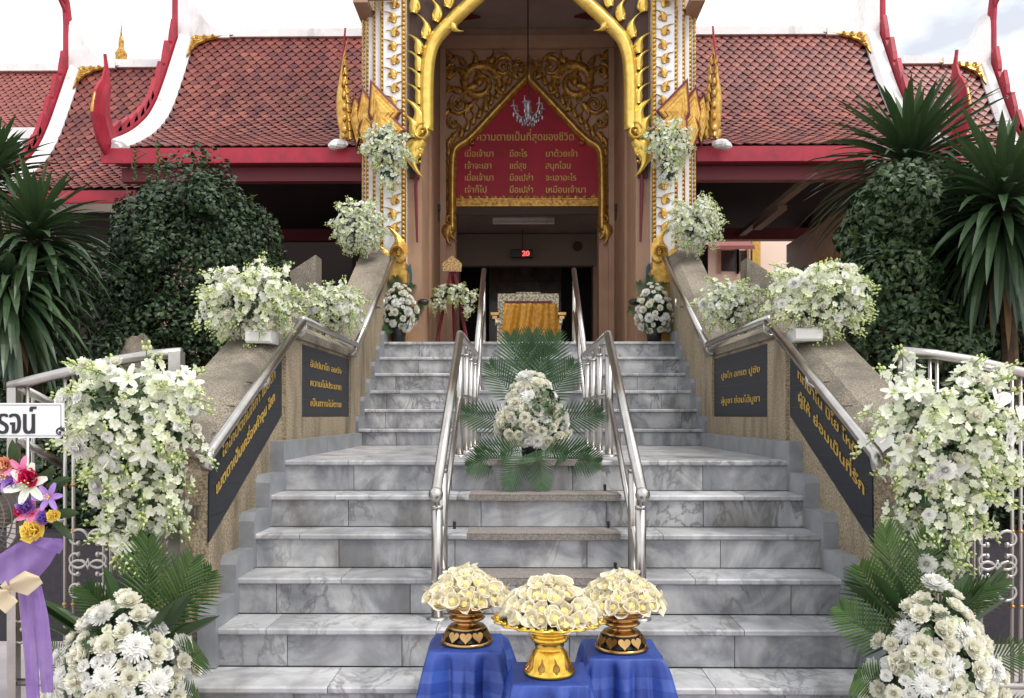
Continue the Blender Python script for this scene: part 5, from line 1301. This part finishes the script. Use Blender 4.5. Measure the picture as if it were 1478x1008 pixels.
mound('flower_mound', 'white and cream chrysanthemum mound with palm fronds at the foot of the left gate', c, (.27, .22, .33), 501, CT,
      [((.02, .12, .2), (.10, .10, 1), .85, 0), ((.10, .10, .15), (.45, 0, 1), .8, 2), ((-.05, .12, .15), (-.5, .05, .8), .7, 1), ((.18, .05, .05), (.9, -.25, .55), .62, 1), ((-.22, .05, .0), (-.5, -.1, .9), .45, 0), ((.05, .14, .22), (-.15, .1, 1), .75, 2), ((.2, 0, -.05), (1, -.3, .15), .55, 1), ((.12, .14, .2), (.7, .05, .8), .72, 0), ((-.02, .14, .18), (-.8, .1, .6), .6, 1)], pot=(.0, .12), broad=9, top=True)
c = P(1348, 985, 3.30)
mound('flower_mound', 'white and cream chrysanthemum mound with palm fronds at the foot of the right gate', c, (.25, .22, .37), 502, CT,
      [((-.10, .10, .15), (-.55, 0, 1), .85, 0), ((-.12, .05, .1), (-.9, -.15, .7), .75, 2), ((.08, .12, .15), (.5, .05, .9), .75, 1), ((.18, .05, .05), (.9, -.25, .5), .62, 1), ((-.18, .0, .0), (-1, -.2, .25), .6, 1), ((0, .14, .25), (.1, .1, 1), .7, 2), ((-.05, .14, .2), (-.25, .1, 1), .85, 2), ((.22, 0, -.1), (1, -.2, .1), .45, 0), ((.1, .14, .2), (.8, .1, .7), .7, 0), ((-.2, 0, -.12), (-1, -.3, -.1), .5, 1)], pot=(.0, .12), broad=9, top=True)
CC = [(MUM[0], 'chrysanthemum', 7, .050), (MUM[1], 'chrysanthemum', 3, .052), (CARN, 'carnation', 6, .042), (CUSH[0], 'cream_bloom', 24, .038), (CUSH[1], 'cream_bloom', 24, .032), (SMALL[0], 'small_bloom', 30, .024)]
c = P(768, 598, 5.12)
fr = [((0, .12, .12), (0, .25, 1), 1.0, 0), ((-.05, .12, .12), (-.25, .2, 1), .98, 0), ((.05, .12, .12), (.25, .2, 1), .98, 0), ((-.08, .1, .06), (-.6, .15, .8), .80, 0), ((.08, .1, .06), (.6, .15, .8), .80, 0),
      ((-.12, .06, -.06), (-1, .05, .25), .78, 0), ((.12, .06, -.06), (1, .05, .25), .80, 0), ((-.08, -.1, -.22), (-1, -.45, -.05), .78, 0), ((.08, -.1, -.22), (1, -.45, -.05), .78, 0), ((.02, -.16, -.20), (.02, -.75, -.35), .78, 0), ((-.04, -.12, -.22), (-.7, -.7, -.15), .66, 0), ((.05, -.12, -.22), (.7, -.7, -.15), .66, 0),
      ((.03, -.27, -.22), (.06, -.30, -1), .60, 0), ((-.16, -.20, -.24), (-1, -.5, -.22), .72, 0), ((.16, -.20, -.24), (1, -.5, -.22), .72, 0), ((-.04, -.27, -.23), (-.5, -.35, -.8), .64, 0),
      ((.0, .14, .16), (-.15, .3, 1), .8, 1), ((.02, .14, .14), (.18, .3, 1), .84, 1)]
mound('flower_arrangement', 'white chrysanthemum arrangement fanned with palm fronds in the middle of the landing', c, (.255, .17, .25), 503, CC, fr, pot=(1.063, .075), fset=FROD, top=.72)
CV = [(MUM[0], 'chrysanthemum', 6, .055), (MUM[1], 'chrysanthemum', 3, .058), (CUSH[0], 'cream_bloom', 10, .042), (CUSH[1], 'cream_bloom', 12, .036), (SMALL[0], 'small_bloom', 22, .026)]
for px, lb, sd_ in ((575, 'white chrysanthemum vase with palm fronds left of the head of the stairs', -1), (944, 'white chrysanthemum vase with palm fronds right of the head of the stairs', 1)):
    c = P(px, 448, 8.95)
    fr = [((0, .1, .10), (-sd_*0-.1, .2, 1), .7, 0), ((.05, .1, .1), (.4, .2, .9), .6, 1), ((-.05, .1, .1), (-.45, .2, .9), .6, 0), ((sd_*-.1, .05, -.05), (-sd_, -.05, .35), .6, 1), ((0, 0, -.18), (-sd_*.9, -.4, -.05), .55, 1), ((.05, -.05, -.18), (.3, -.7, -.3), .5, 1), ((-.05, -.05, -.18), (-.4, -.6, -.3), .5, 0), ((.1, .05, -.1), (.9, -.2, .1), .45, 1)]
    mound('flower_vase', lb, c, (.20, .17, .29), 510+sd_, CV, fr, pot=(2.093, .09), fset=FROD, top=True, sc=.95)

# ================================================================== foreground: draped stools, offering bowls, paper flowers
def paper_flower_mesh(seed):
    rr = random.Random(seed); mb = MB(); n = 12
    # rolled cream cup with a flared, uneven lip
    k = rr.uniform(.85, 1.1); prof = [(.004, -.030), (.012, -.014), (.019, .002), (.023, .014), (.026*k, .024), (.029*k, .025)]
    vs = []
    for (r, z) in prof:
        for j in range(n):
            a = 2*math.pi*j/n; f = 1+(.16*math.sin(3*a+seed)+.09*math.sin(5*a+2*seed))*(r/.03)
            vs.append((r*f*math.cos(a), r*f*math.sin(a), z+.005*math.sin(2*a+seed)*(r/.03)))
    mb.add(vs, [(i*n+j, i*n+(j+1) % n, (i+1)*n+(j+1) % n, (i+1)*n+j) for i in range(len(prof)-1) for j in range(n)], tint=rr.random()*.6, m=0)
    for k in range(5):                                            # inner curled strips
        a = k*1.256+rr.random(); d = V((math.cos(a), math.sin(a), 1.6)); petal(mb, V((math.cos(a), math.sin(a), 0))*.008, d, V((-math.cos(a), -math.sin(a), .6)), .026, .011, -.3, 3, rr.random(), .8)
    mb.cm = 1; mb.lathe([(.0, .018), (.008, .019), (.014, .012), (.017, .002)], (0, 0, 0), 8); mb.cm = 0
    mb.tube([(0, 0, -.03), (.004, 0, -.055)], .0022, 5, m=2)
    return mb.build('paper_flower', [M['paper'], M['paperheart'], M['stick']], mesh_only=True)
PF = [paper_flower_mesh(s_) for s_ in range(6)]
def stick_mesh():
    mb = MB(); mb.tube([(0, 0, -.04), (0, 0, .06)], .0012, 5); return mb.build('straw_stick', M['stick'], mesh_only=True)
STK = stick_mesh()
def stool(label, c, hw, hd, zt, flare, seed):
    t = thing('draped_stool', label, 'stool', (c.x, c.y, 0), 'blue-draped stools')
    m_ = MB(); m_.bbox(c.x-hw+.012, c.x+hw-.012, c.y-hd+.012, c.y+hd-.012, zt-.03, zt-.006, b=.006); m_.build('seat', M['stick'], t)
    for a in (-1, 1):
        for b in (-1, 1): m_ = MB(); x, y = c.x+a*(hw-.03), c.y+b*(hd-.03); m_.box(x-.012, x+.012, y-.012, y+.012, 0, zt-.031); m_.build('leg', M['stick'], t)
    rr = random.Random(seed); mb = MB(); n = 120; ph = [rr.uniform(0, 6.28) for _ in range(6)]
    def ring(v):
        o = []
        for i in range(n):
            s_ = i/n*4; k = int(s_); u = s_-k; u2 = u*2-1
            bx_, by_ = [(u2, -1), (1, u2), (-u2, 1), (-1, -u2)][k]
            rad = max(abs(bx_), abs(by_)); cr_ = abs(bx_*by_)**2.5            # corner weight
            f = 1+v*flare*(.35+.9*cr_)
            x, y = bx_*hw*f, by_*hd*f; l = math.hypot(x, y)
            a = i/n*2*math.pi
            fold = v**.42*(.030*math.sin(8*a+ph[0]+1.2*v)+.020*math.sin(15*a+ph[1]-v)+.009*math.sin(29*a+ph[2]+2*v)+.030*cr_*math.sin(34*a+ph[3]))
            x += x/l*fold; y += y/l*fold
            o.append((c.x+x, c.y+y))
        return o
    top_ = ring(0); rows = [(.0, zt)]+[(.0, zt)]; m = 22
    vs = [(c.x, c.y, zt+.0015)]; fs = []
    for q in (.55, .965): vs += [(c.x+(x-c.x)*q, c.y+(y-c.y)*q, zt+.001) for x, y in top_]
    for j in range(m+1):
        v = j/m; z = lerp(zt-.006, .012, v); vs += [(x, y, z+.004*math.sin(i*.5+seed)*v) for i, (x, y) in enumerate(ring(v))]
    fs = [(0, 1+i, 1+(i+1) % n) for i in range(n)]
    mt = [0]*n
    band = {5, 6, 9, 10, 13, 14, 17, 18}
    for j in range(m+2):
        for i in range(n): fs.append((1+j*n+i, 1+(j+1)*n+i, 1+(j+1)*n+(i+1) % n, 1+j*n+(i+1) % n)); mt.append(1 if j in band else 0)
    k0 = len(mb.f); mb.add(vs, fs); mb.mi[k0:] = mt
    cl = mb.build('table_cloth', [M['cloth'], M['clothband']], t, smooth=True)
    return t
def heap(bowlname, c, r, h, n, seed, label, grp, nstick=10):
    # paper flowers heaped on the tray: each one an object of its own
    rr = random.Random(seed); k = 0
    for layer, (rf, zf, cnt) in enumerate(((.97, .02, .36), (.78, .30, .28), (.55, .62, .20), (.30, .88, .11), (.06, 1.0, .05))):
        m = max(1, round(n*cnt))
        for i in range(m):
            a = 2*math.pi*(i+rr.uniform(-.2, .2))/m+layer*.7; q = r*rf*rr.uniform(.92, 1.06)
            p = c+V((q*math.cos(a), q*math.sin(a), h*zf+.020+rr.uniform(-.008, .010)))
            d = V((math.cos(a)*(.25+rf), math.sin(a)*(.25+rf), .35+1.0*zf+rr.uniform(0, .5)))+V((rr.gauss(0, .25), rr.gauss(0, .25), 0))
            o = inst('paper_flower', rr.choice(PF), None, frame(p, d, rr.uniform(0, 6.28), rr.uniform(.92, 1.2)))
            setp(o, label, 'paper flower', grp); k += 1
    for i in range(nstick):
        a = rr.uniform(0, 6.28); p = c+V((r*.9*math.cos(a), r*.9*math.sin(a), .03)); d = V((math.cos(a), math.sin(a), rr.uniform(.1, 1.2)))
        o = inst('straw_stick', STK, None, frame(p, d, 0, rr.uniform(.7, 1.1))); setp(o, label.replace('paper flower', 'straw stick').replace('cream sandalwood', 'thin pale'), 'stick', grp.replace('paper flowers', 'straw sticks'))
def heart2d(s_):
    o = []
    for i in range(18):
        a = 2*math.pi*i/18; o.append((s_*16*math.sin(a)**3/16, s_*(13*math.cos(a)-5*math.cos(2*a)-2*math.cos(3*a)-math.cos(4*a))/16))
    return o
def brass_bowl(label, px, py, Y, rim, h, zt):
    c = P(px, py, Y); c.z = zt; t = thing('brass_bowl', label, 'bowl', c, 'brass pedestal bowls')
    m_ = MB(); m_.lathe([(.095, 0), (.100, .003), (.098, .012), (.088, .016), (.085, .010), (.085, .002)], c, 40); m_.lathe([(.066, .055), (.074, .058), (.066, .066), (.046, .070), (.040, .076), (.044, .082), (.066, .090), (.070, .096), (.060, .104), (.044, .108), (.056, .114), (.076, .118), (.078, .122), (.05, .125), (0, .125)], c, 40)
    m_.build('pedestal', M['brass'], t, smooth=True)
    m_ = MB(); m_.lathe([(.080, .012), (.060, .056)], c, 24); m_.build('inner_shade', M['black'], t, smooth=True)  # black cone painting in the shade inside the openwork foot
    for i in range(11):                                            # pierced hearts round the foot
        a = 2*math.pi*i/11+.15; er = V((math.cos(a), math.sin(a), 0)); et = V((-math.sin(a), math.cos(a), 0)); up = (V((0, 0, .045))-er*.022).normalized(); nn = et.cross(up).normalized()
        if nn.dot(er) < 0: nn = -nn
        hm = MB(); O = c+er*.0815+V((0, 0, .036)); pts = heart2d(.023); vs = [O+et*x+up*y+nn*.003 for x, y in pts]+[O+et*x+up*y-nn*.002 for x, y in pts]; k = len(pts)
        hm.add(vs, [tuple(range(k)), tuple(range(2*k-1, k-1, -1))]+[(j, j+k, (j+1) % k+k, (j+1) % k) for j in range(k)]); hm.build('heart_openwork', M['brass'], t)
    m_ = MB(); m_.lathe([(0, .118), (.05, .120), (.078, .127), (.12, .146), (rim, h), (rim+.004, h+.004), (rim-.004, h+.006), (.11, .152), (0, .130)], c, 48); m_.build('tray', M['brass'], t, smooth=True)
    return c
zt = .46
dL = P(674, 928, 3.165); dC = P(793, 972, 2.79); dR = P(897, 936, 3.09)
stool('stool under a blue sheer cloth, leftmost of the three in front of the stairs', dL, .135, .135, zt, .42, 1)
stool('stool under a blue sheer cloth, middle and nearest of the three', dC, .125, .13, zt, .40, 2)
stool('stool under a blue sheer cloth, rightmost of the three in front of the stairs', dR, .135, .135, zt, .42, 3)
cL_ = brass_bowl('brown brass pedestal bowl with heart openwork on the leftmost blue stool', 674, 928, 3.165, .155, .158, zt+.0025)
cR_ = brass_bowl('brown brass pedestal bowl with heart openwork on the rightmost blue stool', 897, 936, 3.09, .145, .158, zt+.0025)
heap('l', cL_+V((0, 0, .150)), .138, .088, 66, 11, 'cream sandalwood paper flower heaped in the left brass bowl', 'paper flowers in the left brass bowl', 26)
heap('r', cR_+V((0, 0, .150)), .134, .085, 64, 12, 'cream sandalwood paper flower heaped in the right brass bowl', 'paper flowers in the right brass bowl', 8)
c = V((dC.x, dC.y, zt+.0025)); t = thing('gilt_bowl', 'bright gilt pedestal bowl with scalloped rim on the nearest blue stool', 'bowl', c)
m_ = MB(); m_.lathe([(.082, 0), (.087, .004), (.085, .012), (.074, .022), (.066, .045), (.057, .072), (.050, .082), (.046, .088), (.050, .094), (.048, .102), (.060, .110), (.066, .118), (.060, .126), (.054, .130), (.062, .136), (.080, .146), (.05, .148), (0, .148)], c, 48); m_.build('pedestal', M['brightgold'], t, smooth=True)
m_ = MB()
for i in range(9):                                               # embossed flame motifs round the foot
    a = 2*math.pi*i/9+.1; er = V((math.cos(a), math.sin(a), 0)); et = V((-math.sin(a), math.cos(a), 0))
    flame(m_, c+er*.0735+V((0, 0, .02)), .045, 0, .1, .011, 1, et, (V((0, 0, 1))-er*.30).normalized(), er, .004)
    m_.ball(c+er*.077+V((0, 0, .018)), .006, 6, 4)
m_.build('embossing', M['oldgold'], t, smooth=True)
m_ = MB(); wob = lambda a, r: .028*math.cos(18*a)*max(0, (r-.10)/.09)
m_.lathe([(.05, .146), (.085, .150), (.13, .165), (.165, .178), (.190, .181), (.192, .186), (.165, .184), (.12, .172), (0, .158)], c, 144, wob)
for i in range(36):
    a = 2*math.pi*i/36; m_.ball(c+V((.172*math.cos(a), .172*math.sin(a), .185)), (.012, .012, .006), 6, 4); a += .087; m_.ball(c+V((.150*math.cos(a), .150*math.sin(a), .180)), (.009, .009, .005), 6, 4)
m_.build('tray', M['brightgold'], t, smooth=True)
heap('c', c+V((0, 0, .178)), .145, .095, 70, 13, 'cream sandalwood paper flower heaped in the middle gilt bowl', 'paper flowers in the middle gilt bowl', 3)

# ================================================================== fan wreath with name board at the left edge
yf = 2.9; fc = P(-32, 748, yf)
f = thing('fan_wreath', 'electric stand fan dressed as a funeral wreath with colourful flowers, cut by the left edge', 'fan', (fc.x, yf, 0))
m_ = MB()
for r_, dy in ((.155, 0), (.135, -.022), (.115, -.034), (.095, -.043), (.075, -.049), (.055, -.053), (.035, -.055)):
    m_.tube([fc+V((r_*math.cos(a*math.pi/24), dy, r_*math.sin(a*math.pi/24))) for a in range(49)], .003 if r_ < .15 else .007, 5, cap=False)
for i in range(48):
    a = 2*math.pi*i/48; m_.tube([fc+V((q*math.cos(a+.15*(1-q/.155)), dy, q*math.sin(a+.15*(1-q/.155)))) for q, dy in ((.155, 0), (.12, -.032), (.07, -.050), (.035, -.055))], .0022, 4, cap=False)
m_.build('grille', M['fangrey'], f)
m_ = MB()
for i in range(3):
    a = i*2.094+.4; d = V((math.cos(a), 0, math.sin(a))); e = V((-math.sin(a), 0, math.cos(a)))
    m_.add([fc+d*.02+e*.02+V((0, .01, 0)), fc+d*.13+e*.06+V((0, .035, 0)), fc+d*.14-e*.02+V((0, .02, 0)), fc+d*.02-e*.02+V((0, .01, 0))], [(0, 1, 2, 3)])
m_.build('blade', M['fangrey'], f)
m_ = MB(); m_.tube([fc+V((0, .05, 0)), fc+V((0, .14, 0))], .05, 12); m_.build('motor', M['fangrey'], f, smooth=True)
m_ = MB(); m_.tube([fc+V((0, .09, -.05)), V((fc.x, yf+.09, .03))], .014, 10); m_.lathe([(0, .03), (.15, .02), (.16, 0)], (fc.x, yf+.09, .001), 24); m_.build('stand', M['fangrey'], f, smooth=True)
def lily2(m, r, nm, core='yellow'): return lily_mesh(M[m], r, nm, core)
LW, LP, LV = lily2('petal', .075, 'white_lily', 'bud'), lily2('pink', .055, 'pink_orchid', 'magenta'), lily2('violet', .058, 'violet_orchid')
RY, RP, RM = ruffle_mesh(20, .042, M['yellow'], 'yellow_rose', 30), ruffle_mesh(21, .032, M['peach'], 'peach_rose', 30), ruffle_mesh(22, .034, M['magenta'], 'magenta_bloom', 24)
RV = ruffle_mesh(23, .032, M['violet'], 'violet_bloom', 24)
for me, nm, px, py, s_, a in ((RP, 'peach_rose', 8, 672, 1.0, 0), (LP, 'pink_orchid', 32, 680, 1.0, .2), (RM, 'magenta_bloom', 45, 690, 1.0, 0), (LV, 'violet_orchid', 10, 690, 1.0, .5), (RV, 'violet_bloom', 22, 700, .9, 0), (LW, 'white_lily', 43, 700, 1.05, .3), (LV, 'violet_orchid', 72, 718, .95, .1), (LP, 'pink_orchid', 48, 742, .95, .4), (RV, 'violet_bloom', 40, 730, 1.0, 0), (RM, 'magenta_bloom', 34, 738, .75, 0), (RY, 'yellow_rose', 50, 766, 1.0, 0), (RY, 'yellow_rose', 79, 744, .58, 0), (RV, 'violet_bloom', 64, 748, .8, 0), (LP, 'pink_orchid', -25, 660, 1.0, .2), (RY, 'yellow_rose', -60, 668, 1.0, .2)):
    inst(nm, me, f, frame(P(px, py, yf-.06), V((.12, -1, .15)), a, s_))
for px, py, dx, dz in ((60, 692, .8, .5), (88, 742, .9, .1), (85, 760, .7, -.5), (20, 664, .1, 1), (60, 720, .9, .4), (-10, 655, -.2, 1), (78, 700, .8, .3)):
    inst('broad_leaf', BROAD, f, frame(P(px-dx*14, py+dz*14, yf-.02), V((dx, -.2, dz)), .2, .42, upref=(0, 1, .01)))
def sheet(mb, outline, Y, nu=16, nv=10, amp=.012, k=9., seed=0):
    # cloth strip between a left and a right pixel polyline, softly pleated
    (Lp, Rp) = outline; vs = []
    def at(pl, t): s_ = t*(len(pl)-1); i = min(len(pl)-2, int(s_)); return (lerp(pl[i][0], pl[i+1][0], s_-i), lerp(pl[i][1], pl[i+1][1], s_-i))
    for j in range(nv+1):
        a, b = at(Lp, j/nv), at(Rp, j/nv)
        for i in range(nu+1):
            u = i/nu; p = P(lerp(a[0], b[0], u), lerp(a[1], b[1], u), Y-amp*math.sin(k*u+seed+1.5*j/nv)-.02*math.sin(math.pi*u)); vs.append(p)
    mb.add(vs, [(j*(nu+1)+i, (j+1)*(nu+1)+i, (j+1)*(nu+1)+i+1, j*(nu+1)+i+1) for j in range(nv) for i in range(nu)])
m_ = MB(); sheet(m_, ([(28, 782), (0, 800), (-30, 838)], [(92, 780), (72, 815), (42, 850)]), yf-.06, seed=.5); sheet(m_, ([(32, 780), (50, 778), (62, 776)], [(86, 800), (92, 790), (90, 778)]), yf-.075, seed=2)
m_.build('ribbon_loop', M['purple'], f, smooth=True)
for q in (([(26, 856), (30, 900), (36, 960), (38, 1012)], [(46, 850), (50, 900), (56, 960), (58, 1012)]), ([(42, 846), (50, 900), (56, 960), (60, 1000)], [(60, 846), (70, 890), (76, 945), (77, 1000)])):
    m_ = MB(); sheet(m_, q, yf-.05-(.015 if q[0][0][0] > 30 else 0), amp=.008, k=7, nv=14); m_.build('ribbon_tail', M['purple'], f, smooth=True)
for q in (([(8, 838), (4, 842), (0, 846)], [(16, 856), (14, 858), (12, 858)]), ([(14, 838), (36, 824), (56, 832)], [(14, 852), (40, 860), (62, 842)]), ([(8, 850), (-8, 850), (-20, 862)], [(16, 856), (26, 868), (8, 886)])):
    m_ = MB(); sheet(m_, q, yf-.10, amp=.010, k=6); m_.build('bow', M['organza'], f, smooth=True)
a, b = P(-150, 632, yf-.02), P(92, 582, yf-.02)
s_ = thing('name_board', 'white board with black Thai lettering above the fan wreath, cut by the left edge', 'sign', ((a.x+b.x)/2, yf-.02, a.z))
m_ = MB(); k = .03; o_ = [(a.x, a.z), (b.x-k*.4, a.z), (b.x-k*.1, a.z+k*.5), (b.x, a.z+k), (b.x, b.z), (a.x, b.z)]; m_.prism(o_, yf-.025, yf-.015, 'y'); m_.build('board', M['signwhite'], s_)
m_ = MB(); e = .006
for q in ((a.x, b.x-.006, a.z+.006, a.z+.0075), (a.x, b.x-.006, b.z-.0075, b.z-.006), (b.x-.0075, b.x-.006, a.z+.0075, b.z-.0075)): m_.box(q[0], q[1], yf-.0262, yf-.0252, q[2], q[3])
curl_orn(m_, P(86, 624, yf-.026), .016, 1, 0, 1.1, .004, .002); curl_orn(m_, P(91, 619, yf-.026), .010, 1, 2, 1.1, .003, .002)
text_mb(m_, 'รจน์', P(-5, 626, yf-.0262), UX, UZ, NY_, .125, 57*yf/F, .06, 'l', .001); m_.build('lettering', M['ink'], s_)
m_ = MB(); m_.box(fc.x-.3, fc.x-.28, yf-.0145, yf, a.z-.9, b.z); m_.build('post', M['steel'], s_)
